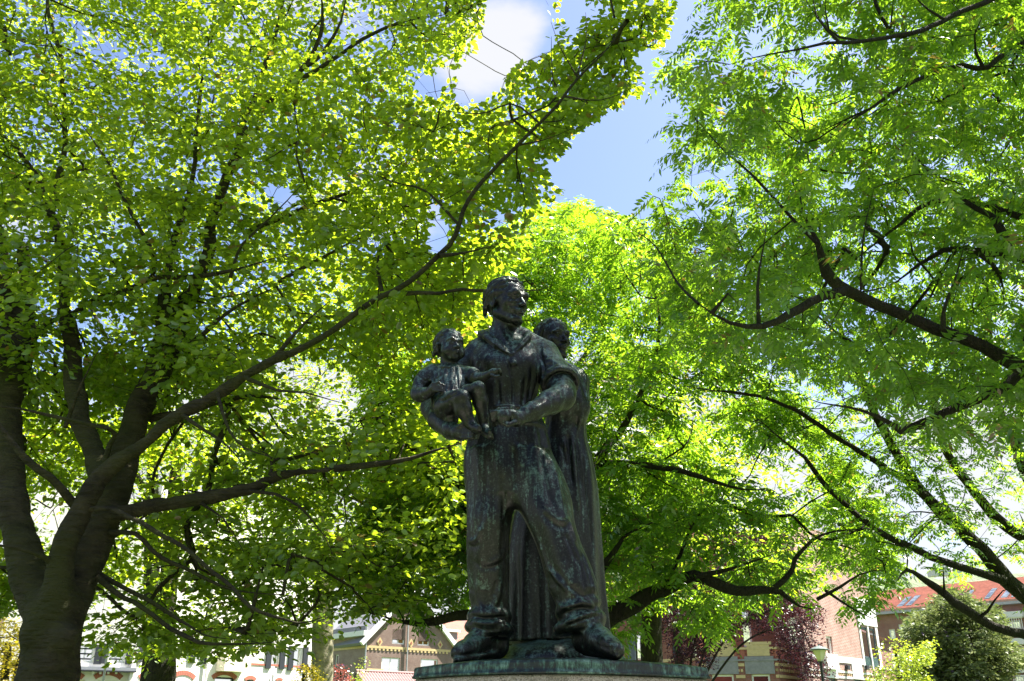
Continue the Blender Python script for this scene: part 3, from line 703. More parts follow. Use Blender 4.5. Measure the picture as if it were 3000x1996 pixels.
# ================================================================== bronze group
class Field:
    """signed distance grid that shapes are blended into, then skinned as one mesh"""
    def __init__(self, lo, hi, h):
        self.lo = np.array(lo, float); self.h = h
        self.n = np.ceil((np.array(hi) - self.lo) / h).astype(int) + 1
        self.d = np.full(self.n, 9.0, np.float32)
        self.ax = [(self.lo[i] + np.arange(self.n[i]) * h).astype(np.float32) for i in range(3)]
        self.frame()
    def frame(self, o=None, R=None, s=1.0):
        self.o = None if o is None else np.array(o, float); self.R = R; self.s = s
    def put(self, fn, lo, hi, k=0.02, sub=False):
        """fn in frame coordinates; lo/hi its bounds there"""
        lo = np.array(lo, float); hi = np.array(hi, float)
        if self.o is not None:
            c = np.array([[(lo, hi)[(i >> j) & 1][j] for j in range(3)] for i in range(8)])
            w = (c * self.s) @ np.array(self.R).T + self.o
            lo, hi = w.min(0), w.max(0)
        pad = k + 2.5 * self.h
        i0 = np.maximum(np.floor((lo - pad - self.lo) / self.h).astype(int), 0)
        i1 = np.minimum(np.ceil((hi + pad - self.lo) / self.h).astype(int) + 1, self.n)
        if (i1 <= i0).any(): return
        sl = tuple(slice(a, b) for a, b in zip(i0, i1))
        X = self.ax[0][sl[0]][:, None, None]; Y = self.ax[1][sl[1]][None, :, None]; Z = self.ax[2][sl[2]][None, None, :]
        if self.o is not None:
            x, y, z = X - self.o[0], Y - self.o[1], Z - self.o[2]
            R = self.R; s = self.s
            X, Y, Z = [(R[0][j] * x + R[1][j] * y + R[2][j] * z) / s for j in range(3)]
            v = fn(X, Y, Z) * s
        else: v = fn(X, Y, Z)
        a = self.d[sl]
        if sub:
            v = -v
            hh = np.maximum(k - np.abs(a - v), 0) / k
            self.d[sl] = np.maximum(a, v) + hh * hh * k * 0.25
        else:
            hh = np.maximum(k - np.abs(a - v), 0) / k
            self.d[sl] = np.minimum(a, v) - hh * hh * k * 0.25
    # --- primitives in the current frame
    def cone(self, a, b, ra, rb, k=0.02, sub=False, fy=1.0):
        a = np.array(a, float); b = np.array(b, float); ym = a[1]
        sc = np.array([1, 1 / fy, 1])
        A = a * sc; B = b * sc; ba = B - A; L2 = max(float(ba @ ba), 1e-9)
        def fn(X, Y, Z):
            px, py, pz = X - A[0], Y / fy - A[1], Z - A[2]
            t = np.clip((px * ba[0] + py * ba[1] + pz * ba[2]) / L2, 0, 1)
            dx, dy, dz = px - t * ba[0], py - t * ba[1], pz - t * ba[2]
            return (np.sqrt(dx * dx + dy * dy + dz * dz) - (ra + (rb - ra) * t)) * min(1, fy)
        r = max(ra, rb) * max(1, fy)
        self.put(fn, np.minimum(a, b) - r, np.maximum(a, b) + r, k, sub)
    def chain(self, pts, rs, k=0.02, sub=False, fy=1.0):
        for i in range(len(pts) - 1): self.cone(pts[i], pts[i+1], rs[i], rs[i+1], k, sub, fy)
    def ell(self, c, r, k=0.02, sub=False, mod=None):
        c = np.array(c, float); r = np.array(r, float)
        def fn(X, Y, Z):
            x, y, z = (X - c[0]) / r[0], (Y - c[1]) / r[1], (Z - c[2]) / r[2]
            q = np.sqrt(x * x + y * y + z * z)
            g = np.sqrt((x / r[0]) ** 2 + (y / r[1]) ** 2 + (z / r[2]) ** 2)
            v = q * (q - 1) / np.maximum(g, 1e-6)
            if mod is not None: v = v + mod(X, Y, Z)
            return v
        self.put(fn, c - r * 1.1, c + r * 1.1, k, sub)
    def loft(self, secs, k=0.03, fold=None, sup=2.0):
        """secs: (x, y, z, rx, ry) sorted by z; closed elliptical tube, horizontal sections"""
        S = np.array(sorted(secs, key=lambda q: q[2]), float)
        zs = S[:, 2]
        def fn(X, Y, Z):
            z1 = Z.ravel()
            # monotone smooth interpolation of every column
            idx = np.clip(np.searchsorted(zs, z1) - 1, 0, len(zs) - 2)
            t = np.clip((z1 - zs[idx]) / (zs[idx+1] - zs[idx]), 0, 1)
            def col(j):
                p = S[:, j]; m = np.gradient(p, zs); h = zs[idx+1] - zs[idx]
                return ((2*t**3-3*t**2+1)*p[idx] + (t**3-2*t**2+t)*h*m[idx] + (-2*t**3+3*t**2)*p[idx+1] + (t**3-t**2)*h*m[idx+1]).astype(np.float32)[None, None, :]
            cx, cy, rx, ry = col(0), col(1), col(3), col(4)
            x, y = (X - cx) / rx, (Y - cy) / ry
            if sup == 2.0: q = np.sqrt(x * x + y * y)
            else: q = (np.abs(x) ** sup + np.abs(y) ** sup) ** (1 / sup)
            v = (q - 1) * np.minimum(rx, ry)
            if fold is not None: v = v + fold(np.arctan2(y, x), Z, x, y)
            return np.maximum(v, np.maximum(zs[0] - Z, Z - zs[-1]))
        lo = [min(S[:, 0] - S[:, 3]) - .03, min(S[:, 1] - S[:, 4]) - .03, zs[0]]
        hi = [max(S[:, 0] + S[:, 3]) + .03, max(S[:, 1] + S[:, 4]) + .03, zs[-1]]
        self.put(fn, lo, hi, k)
    # --- surface
    def skin(self):
        d = self.d; s = d < 0
        c = np.zeros(np.array(d.shape) - 1, np.int8)
        offs = [(i, j, k) for i in (0, 1) for j in (0, 1) for k in (0, 1)]
        def sub(a, o): return a[o[0]:a.shape[0]-1+o[0], o[1]:a.shape[1]-1+o[1], o[2]:a.shape[2]-1+o[2]]
        for o in offs: c += sub(s, o)
        act = np.argwhere((c > 0) & (c < 8))
        vid = np.full(c.shape, -1, np.int32); vid[tuple(act.T)] = np.arange(len(act))
        acc = np.zeros((len(act), 3)); cnt = np.zeros(len(act))
        for a in range(3):
            for o in offs:
                if o[a]: continue
                p0 = act + o; p1 = p0.copy(); p1[:, a] += 1
                d0 = d[tuple(p0.T)]; d1 = d[tuple(p1.T)]
                m = (d0 < 0) != (d1 < 0)
                t = np.where(m, d0 / np.where(m, d0 - d1, 1), 0)
                q = p0.astype(float); q[:, a] += t
                acc[m] += q[m]; cnt[m] += 1
        V = acc / cnt[:, None] * self.h + self.lo
        F = []
        for a in range(3):
            b_, c_ = (a + 1) % 3, (a + 2) % 3
            sl0 = [slice(None)] * 3; sl1 = [slice(None)] * 3
            sl0[a] = slice(0, -1); sl1[a] = slice(1, None)
            s0 = s[tuple(sl0)]; s1 = s[tuple(sl1)]
            e = np.argwhere(s0 != s1)
            e = e[(e[:, b_] > 0) & (e[:, c_] > 0) & (e[:, b_] < c.shape[b_]) & (e[:, c_] < c.shape[c_])]
            inn = s0[tuple(e.T)]
            def g(db, dc):
                q = e.copy(); q[:, b_] -= db; q[:, c_] -= dc; return vid[tuple(q.T)]
            quad = np.stack([g(1, 1), g(0, 1), g(0, 0), g(1, 0)], 1)
            quad[~inn] = quad[~inn][:, ::-1]
            F.append(quad[(quad >= 0).all(1)])
        F = np.concatenate(F)
        # keep only the largest shell's worth of vertices in use
        return V, F

def vnormals(V, F):
    n = np.cross(V[F[:, 2]] - V[F[:, 0]], V[F[:, 3]] - V[F[:, 1]])
    N = np.zeros_like(V)
    for i in range(4): np.add.at(N, F[:, i], n)
    return N / np.maximum(np.linalg.norm(N, axis=1, keepdims=True), 1e-12)

def cat(pts, step):
    """smooth curve through 2d points, evenly sampled"""
    p = np.array(pts, float)
    if len(p) == 2: q = np.linspace(p[0], p[1], 12)
    else:
        e = np.vstack([2*p[0]-p[1], p, 2*p[-1]-p[-2]]); q = []
        for i in range(1, len(e) - 2):
            t = np.linspace(0, 1, 10, endpoint=False)[:, None]
            a, b, c, d = e[i-1], e[i], e[i+1], e[i+2]
            q.append(0.5*((2*b)+(c-a)*t+(2*a-5*b+4*c-d)*t**2+(3*b-a-3*c+d)*t**3))
        q = np.vstack(q + [p[-1:]])
    s = np.concatenate([[0], np.cumsum(np.linalg.norm(np.diff(q, axis=0), axis=1))])
    n = max(2, int(s[-1] / step) + 1)
    u = np.linspace(0, s[-1], n)
    return np.stack([np.interp(u, s, q[:, 0]), np.interp(u, s, q[:, 1])], 1)

def sculpt(V, F, strokes):
    """strokes (points px, half width px, amount mm, sharpness): raise or cut the surface under a drawn line"""
    bv = BVHTree.FromPolygons([tuple(v) for v in V.tolist()], F.tolist())
    N = vnormals(V, F); D = np.zeros(len(V))
    eye = Vector((0, 0, EYE))
    for st in strokes:
        pts, w, amt = st[0], st[1], st[2]
        q = cat(pts, 2.0); H = []
        for i, (a, b) in enumerate(q):
            loc, no, idx, dist = bv.ray_cast(eye, dirpx(a, b))
            if loc is not None: H.append((*loc, i))
        if len(H) < 2: continue
        H = np.array(H); m = mpx(H[0]); wm_ = w * m
        tt = H[:, 3] / max(1, len(q) - 1)
        wt = np.clip(np.minimum(tt, 1 - tt) / 0.18, 0.15, 1)
        lo = H[:, :3].min(0) - 3 * wm_; hi = H[:, :3].max(0) + 3 * wm_
        sel = np.where(((V > lo) & (V < hi)).all(1))[0]
        if not len(sel): continue
        best = np.full(len(sel), 1e9); bw = np.zeros(len(sel))
        for j in range(len(H)):
            dd = ((V[sel] - H[j, :3]) ** 2).sum(1)
            u = dd < best; best[u] = dd[u]; bw[u] = wt[j]
        g = np.exp(-best / (wm_ ** 2)) * bw * amt * 0.0014
        D[sel] += g
    return V + N * D[:, None]

def rotmat(yaw, pitch=0.0, roll=0.0):
    """columns: local x (side), y (back), z (up); yaw > 0 turns the face towards +x"""
    cz, sz = math.cos(yaw), math.sin(yaw); cx, sx = math.cos(pitch), math.sin(pitch); cr, sr = math.cos(roll), math.sin(roll)
    Rz = np.array([[cz, -sz, 0], [sz, cz, 0], [0, 0, 1]]); Rx = np.array([[1, 0, 0], [0, cx, -sx], [0, sx, cx]])
    Ry = np.array([[cr, 0, sr], [0, 1, 0], [-sr, 0, cr]])
    return Ry @ Rz @ Rx

def head(f, c, yaw, pitch, roll, s, kind):
    """head of height s; local: face towards -y, z from chin 0 to crown 1, built round z 0.5"""
    R = rotmat(yaw, pitch, roll)
    c = np.array(c) - R @ np.array([0, 0, 0.5 * s])
    f.frame(c, R, s)
    man, wom, kid = kind == 'man', kind == 'woman', kind == 'child'
    K = 0.05 * s
    f.ell((0, .04, .62), (.335, .43, .375), K)                       # skull
    if kid:
        f.ell((0, -.16, .38), (.31, .25, .33), K); f.ell((0, -.2, .20), (.2, .17, .17), K)
        for q in (-1, 1): f.ell((q * .18, -.26, .28), (.135, .12, .14), K)
    else:
        f.ell((0, -.14, .42), (.262 if man else .245, .27, .36), K)      # face
        for q in (-1, 1):
            f.cone((q * .225, .02, .24), (q * .09, -.29, .075), .085, .07, .07 * s)   # jaw
            f.ell((q * .185, -.26, .40), (.085, .09, .09), .06 * s)              # cheekbone
    f.ell((0, -.335, .085 if not kid else .12), (.095, .075, .075), .04 * s)  # chin
    br = .058 if man else .036
    for q in (-1, 1):
        f.chain([(q*.035, -.392, .555), (q*.13, -.388, .588), (q*.225, -.315, .56)], [br*.7, br, br*.6], .045 * s)
    for q in (-1, 1):                                                # sockets, eyeballs, lids
        f.ell((q * .128, -.435, .495), (.088, .085, .058), .035 * s, sub=True)
        f.ell((q * .128, -.335, .492), (.062, .056, .05), .008 * s)
        f.chain([(q*.06, -.372, .498), (q*.125, -.402, .527), (q*.19, -.36, .505)], [.011, .014, .01], .008 * s)
        f.chain([(q*.065, -.372, .483), (q*.128, -.39, .462), (q*.188, -.355, .48)], [.009, .012, .009], .008 * s)
        f.cone((q*.128, -.41, .492), (q*.128, -.38, .492), .016, .013, .006 * s, sub=True)
        if man: f.chain([(q*.07, -.385, .43), (q*.13, -.378, .405), (q*.185, -.34, .42)], [.012, .018, .01], .02 * s)
    nb = .52 if not kid else .47
    nl = .043 if man else .038
    f.chain([(0, -.385, nb), (0, -.445 if not kid else -.425, .42), (0, -.500 if not kid else -.462, .345 if not kid else .36)], [.036, .036, nl], .03 * s)
    for q in (-1, 1):
        f.ell((q * .050, -.445 if not kid else -.425, .335 if not kid else .35), (.036, .05, .033), .016 * s)
        f.cone((q * .024, -.470 if not kid else -.44, .30), (q * .026, -.46 if not kid else -.43, .325), .012, .012, .008 * s, sub=True)
    mz = .225 if not kid else .235
    mw = .12 if man else .1
    f.ell((0, -.375, mz), (mw, .07, .075), .04 * s)
    f.chain([(-mw*.85, -.395, mz+.006), (-.03, -.455, mz+.026), (.03, -.455, mz+.026), (mw*.85, -.395, mz+.006)], [.012, .022, .022, .012], .012 * s)
    f.chain([(-mw*.7, -.40, mz-.022), (0, -.452, mz-.034), (mw*.7, -.40, mz-.022)], [.012, .027, .012], .012 * s)
    f.chain([(-mw, -.39, mz-.022), (-.05, -.47, mz-.004), (.05, -.47, mz-.004), (mw, -.39, mz-.022)], [.007, .009, .009, .007], .01 * s, sub=True)
    f.cone((-.07, -.44, mz-.085), (.07, -.44, mz-.085), .022, .022, .03 * s, sub=True)
    for q in (-1, 1):                                                # ears
        if not wom:
            f.ell((q * .335, .03, .43), (.035, .085, .115), .02 * s)
            f.ell((q * .375, .015, .435), (.03, .045, .065), .015 * s, sub=True)
            f.ell((q * .335, .01, .335), (.03, .035, .035), .015 * s)
    # neck
    f.frame()
    # hair: thick shell with combed ridges
    f.frame(c, R, s)
    if man:
        def hm(X, Y, Z):
            w = .035 * np.sin(Y * 13 + Z * 6) + .02 * np.sin(Y * 27 - X * 9)
            a = np.arctan2(X + w, Z - .35 + w)
            r = .017 * np.sin(a * 23 + 2.2 * np.sin(Y * 9)) + .009 * np.sin(a * 51 + Y * 22)
            cut = np.maximum(.80 - .10 * np.cos(X * 7) - Z - .0 , 0)
            face = np.maximum(-(Y + .20) * 1.0 - (Z - .80) * 1.25 - 0.0, 0) + np.maximum(-(Y + .02) - .0, 0) * (Z < .62)
            low = np.maximum(.27 - Z, 0)
            return r + 1.3 * face + low
        f.ell((0, .055, .635), (.385, .47, .40), .02 * s, mod=hm)
        for q in (-1, 1):                                             # side waves over the temples
            f.chain([(q*.22, -.20, .86), (q*.29, -.12, .79), (q*.325, -.03, .73), (q*.35, .06, .66)], [.02, .04, .05, .05], .03 * s)
            f.chain([(q*.30, -.12, .66), (q*.335, -.05, .62), (q*.38, .03, .56), (q*.37, .12, .50)], [.02, .045, .045, .045], .02 * s)
            f.chain([(q*.36, .12, .48), (q*.35, .20, .36), (q*.28, .28, .25)], [.05, .055, .045], .02 * s)
    elif wom:
        def hw(X, Y, Z):
            a = np.arctan2(X, Z - .4)
            r = .014 * np.sin(a * 30 + 2.5 * np.sin(Y * 8 + Z * 5)) + .008 * np.sin(a * 61 + Y * 18)
            face = np.maximum(-(Y + .22) - (Z - .84) * 1.1, 0) + np.maximum(-(Y + .0) * (Z < .66), 0)
            return r + 1.3 * face + np.maximum(.22 - Z, 0)
        f.ell((0, .05, .60), (.375, .46, .415), .02 * s, mod=hw)
        f.ell((0, .50, .40), (.22, .19, .19), .05 * s, mod=lambda X, Y, Z: .014 * np.sin(Z * 60 + X * 12))
        for q in (-1, 1):
            f.chain([(q*.20, -.20, .88), (q*.30, -.09, .72), (q*.36, .02, .52), (q*.33, .2, .38)], [.03, .05, .055, .06], .03 * s)
    else:
        def hk(X, Y, Z):
            a = np.arctan2(X, Z - .3)
            r = .016 * np.sin(a * 22 + 2.0 * np.sin(Y * 7)) + .008 * np.sin(a * 45 + Y * 15)
            face = np.maximum(-(Y + .22) - (Z - .84) * 1.05, 0) + np.maximum(-(Y + .04) * (Z < .66), 0)
            return r + 1.3 * face + np.maximum(.28 - Z, 0)
        f.ell((0, .06, .62), (.40, .46, .405), .02 * s, mod=hk)
        for q in (-1, 1):
            for i in range(4):
                f.ell((q*(.36 - .015*i), -.02 + .10*i, .50 - .05*i), (.05, .07, .075), .015 * s)
    f.frame()

GX, GY, GZ = 0.0, 5.8, EYE + 0.31
def px(sx, sy, y): return tuple(P(sx, sy, y))
def pr(sx, sy, y, r): return r * mpx(P(sx, sy, y))
def pchain(f, pts, k=0.02, fy=1.0, sub=False):
    """pts: (sx, sy, y, r px)"""
    f.chain([px(a, b, y) for a, b, y, r in pts], [pr(a, b, y, r) for a, b, y, r in pts], k, sub, fy)
def psec(rows):
    out = []
    for cx, sy, y, hw, ry in rows:
        p = P(cx, sy, y); out.append((p[0], p[1], p[2], hw * mpx(p), ry))
    return out
def finger(f, pts, r=6.5, k=0.006): pchain(f, [(a, b, y, r * (1 - .10 * i)) for i, (a, b, y) in enumerate(pts)], k)

# ------------------------------------------------------------------ the man
H_ = 0.0080
fm = Field((-0.66, 5.05, GZ - 0.06), (0.86, 6.15, EYE + 2.99), H_)
# shirt and torso
fm.loft(psec([(1490, 1000, 5.80, 62, .085), (1490, 1014, 5.79, 96, .115), (1488, 1040, 5.78, 112, .155), (1487, 1080, 5.76, 106, .185), (1484, 1130, 5.77, 96, .185),
              (1482, 1180, 5.78, 88, .165), (1486, 1215, 5.79, 92, .17), (1489, 1260, 5.80, 110, .18)]), .03,
        fold=lambda a, Z, x, y: .0035 * np.sin(a * 17 + Z * 5) * np.clip((EYE + 1.95 - Z) * 3, 0, 1), sup=2.3)
pchain(fm, [(1482, 1000, 5.80, 52), (1482, 970, 5.79, 38), (1478, 925, 5.77, 36)], .04)          # neck
pchain(fm, [(1400, 1022, 5.80, 30), (1450, 990, 5.80, 26), (1530, 990, 5.80, 26), (1598, 1030, 5.79, 34)], .04)   # trapezius
pchain(fm, [(1395, 1040, 5.80, 38), (1350, 1085, 5.80, 40), (1285, 1160, 5.74, 36), (1268, 1200, 5.68, 33)], .03)   # upper arm behind the child
pchain(fm, [(1266, 1194, 5.64, 35), (1288, 1230, 5.50, 33), (1322, 1262, 5.38, 26), (1342, 1268, 5.34, 22)], .02)   # forearm
fm.ell(px(1352, 1268, 5.32), (.055, .04, .05), .02)                               # supporting hand
for i in range(4):
    finger(fm, [(1356, 1250 + 11 * i, 5.29), (1384, 1250 + 11 * i, 5.25), (1408 - 3 * i, 1256 + 9 * i, 5.29)], 7.0)
finger(fm, [(1338, 1256, 5.30), (1362, 1238, 5.26), (1386, 1242, 5.26), (1396, 1248, 5.28)], 7.5)
# left arm: sleeve, cuff, forearm, fist
pchain(fm, [(1598, 1052, 5.78, 47), (1622, 1092, 5.68, 44), (1640, 1132, 5.58, 42)], .03)
pchain(fm, [(1632, 1118, 5.62, 40), (1650, 1146, 5.52, 37), (1644, 1168, 5.46, 38)], .02)                    # elbow
pchain(fm, [(1648, 1160, 5.47, 39), (1610, 1180, 5.38, 36), (1560, 1207, 5.28, 27), (1512, 1229, 5.20, 21)], .025)
pchain(fm, [(1512, 1229, 5.20, 21), (1494, 1213, 5.19, 23), (1480, 1203, 5.19, 19)], .02)
for i in range(4):
    o = 4 * i
    finger(fm, [(1486 - i, 1200 + o, 5.14 + .028 * i), (1462 - i, 1201 + o, 5.125 + .028 * i), (1440, 1210 + o * 1.2, 5.13 + .028 * i), (1443, 1231 + o, 5.15 + .028 * i), (1452, 1240 + o * .6, 5.18 + .026 * i)], 8.2)
finger(fm, [(1508, 1238, 5.16), (1488, 1246, 5.14), (1470, 1238, 5.14), (1460, 1226, 5.15)], 8.4)
fm.ell(px(1472, 1220, 5.15), (.050, .040, .042), .012)
# cuff of the rolled sleeve: a flared torus
def ring(f, c, axis, R0, r, k=.008, ex=1.0):
    a = Vector(axis).normalized(); u = a.orthogonal().normalized(); w = a.cross(u)
    pts = [Vector(c) + u * (math.cos(t) * R0) + w * (math.sin(t) * R0 * ex) for t in np.linspace(0, 2 * math.pi, 15)]
    f.chain([tuple(p) for p in pts], [r] * 15, k)
ca = Vector(px(1655, 1165, 5.46)) - Vector(px(1614, 1080, 5.70))
ring(fm, px(1641, 1126, 5.58), ca, .112, .017)
ring(fm, Vector(px(1641, 1126, 5.58)) - ca.normalized() * .022, ca, .107, .020)
ring(fm, Vector(px(1641, 1126, 5.58)) - ca.normalized() * .045, ca, .100, .020)
# trousers
def lfold(a, Z, x, y): return .006 * np.sin(a * 7 + 1.2 * np.sin(Z * 4)) * (np.abs(np.sin(Z * 3.1)) * .6 + .3) + .004 * np.sin(a * 3 + Z * 19) * (Z < GZ + .45)
fm.loft(psec([(1489, 1236, 5.80, 100, .17), (1489, 1290, 5.80, 119, .185), (1489, 1340, 5.80, 128, .19), (1500, 1400, 5.79, 133, .185), (1506, 1452, 5.78, 122, .15)]), .03,
        fold=lambda a, Z, x, y: .005 * np.sin(a * 13 + Z * 3))
fm.loft(psec([(1430, 1330, 5.80, 64, .16), (1437, 1400, 5.80, 75, .16), (1437, 1470, 5.79, 71, .155), (1431, 1535, 5.77, 64, .15), (1428, 1590, 5.78, 62, .14), (1430, 1678, 5.82, 60, .135),
              (1433, 1740, 5.84, 57, .125), (1436, 1795, 5.85, 55, .12), (1434, 1812, 5.85, 58, .125), (1436, 1872, 5.84, 57, .125)]), .03, fold=lfold)
fm.loft(psec([(1548, 1330, 5.78, 66, .17), (1572, 1400, 5.74, 80, .175), (1592, 1470, 5.70, 82, .17), (1612, 1535, 5.65, 70, .16), (1633, 1590, 5.63, 66, .15), (1665, 1678, 5.62, 70, .15),
              (1680, 1730, 5.61, 69, .15), (1683, 1768, 5.60, 56, .13), (1697, 1795, 5.60, 66, .14), (1704, 1838, 5.60, 68, .14), (1700, 1858, 5.60, 66, .13)]), .03, fold=lfold)
for (cx, cy, yy, R0, tilt, ex) in ((1433, 1842, 5.845, .125, .10, 1.0), (1433, 1806, 5.845, .108, .05, 1.0), (1697, 1828, 5.60, .135, -.28, .95), (1694, 1780, 5.60, .118, -.30, .9)):
    ring(fm, px(cx, cy, yy), (tilt, .05, 1), R0, .022, .03, ex)
fm.ell(px(1510, 1428, 5.69), (.10, .07, .13), .07)
# shoes
pchain(fm, [(1425, 1872, 5.83, 36), (1392, 1888, 5.74, 33), (1358, 1906, 5.62, 26), (1342, 1914, 5.57, 23)], .03, 1.25)
pchain(fm, [(1452, 1892, 5.86, 40), (1420, 1908, 5.82, 30)], .03)
pchain(fm, [(1450, 1915, 5.84, 12), (1395, 1927, 5.72, 14), (1340, 1936, 5.56, 14)], .006, 3.2)
pchain(fm, [(1728, 1858, 5.56, 40), (1757, 1876, 5.45, 37), (1786, 1894, 5.32, 29), (1803, 1905, 5.26, 27)], .03, 1.15)
pchain(fm, [(1716, 1875, 5.60, 42), (1740, 1893, 5.52, 30)], .03)
pchain(fm, [(1715, 1910, 5.58, 11), (1765, 1917, 5.42, 12), (1804, 1922, 5.27, 13)], .006, 3.0)
# collar and front of the jacket
def patch(f, pts, r, k=.006):
    pchain(f, [(*p, r) for p in pts], k)
pchain(fm, [(1408, 980, 5.72, 7), (1425, 990, 5.66, 9), (1452, 1012, 5.60, 8), (1478, 1031, 5.585, 6), (1496, 1040, 5.58, 4)], .010)
pchain(fm, [(1408, 978, 5.74, 10), (1424, 982, 5.69, 11), (1452, 1002, 5.63, 9), (1478, 1022, 5.60, 6)], .010)
pchain(fm, [(1410, 980, 5.78, 12), (1440, 972, 5.86, 12), (1500, 972, 5.88, 12), (1544, 982, 5.82, 12)], .012)
pchain(fm, [(1546, 981, 5.76, 11), (1544, 992, 5.69, 11), (1524, 1014, 5.61, 8), (1502, 1036, 5.585, 5)], .010)
fm.ell(px(1504, 1065, 5.572), (.026, .018, .024), .006)
head(fm, px(1484, 889, 5.72), rad(43), rad(3), rad(1), .36, 'man')
Vm, Fm = fm.skin()
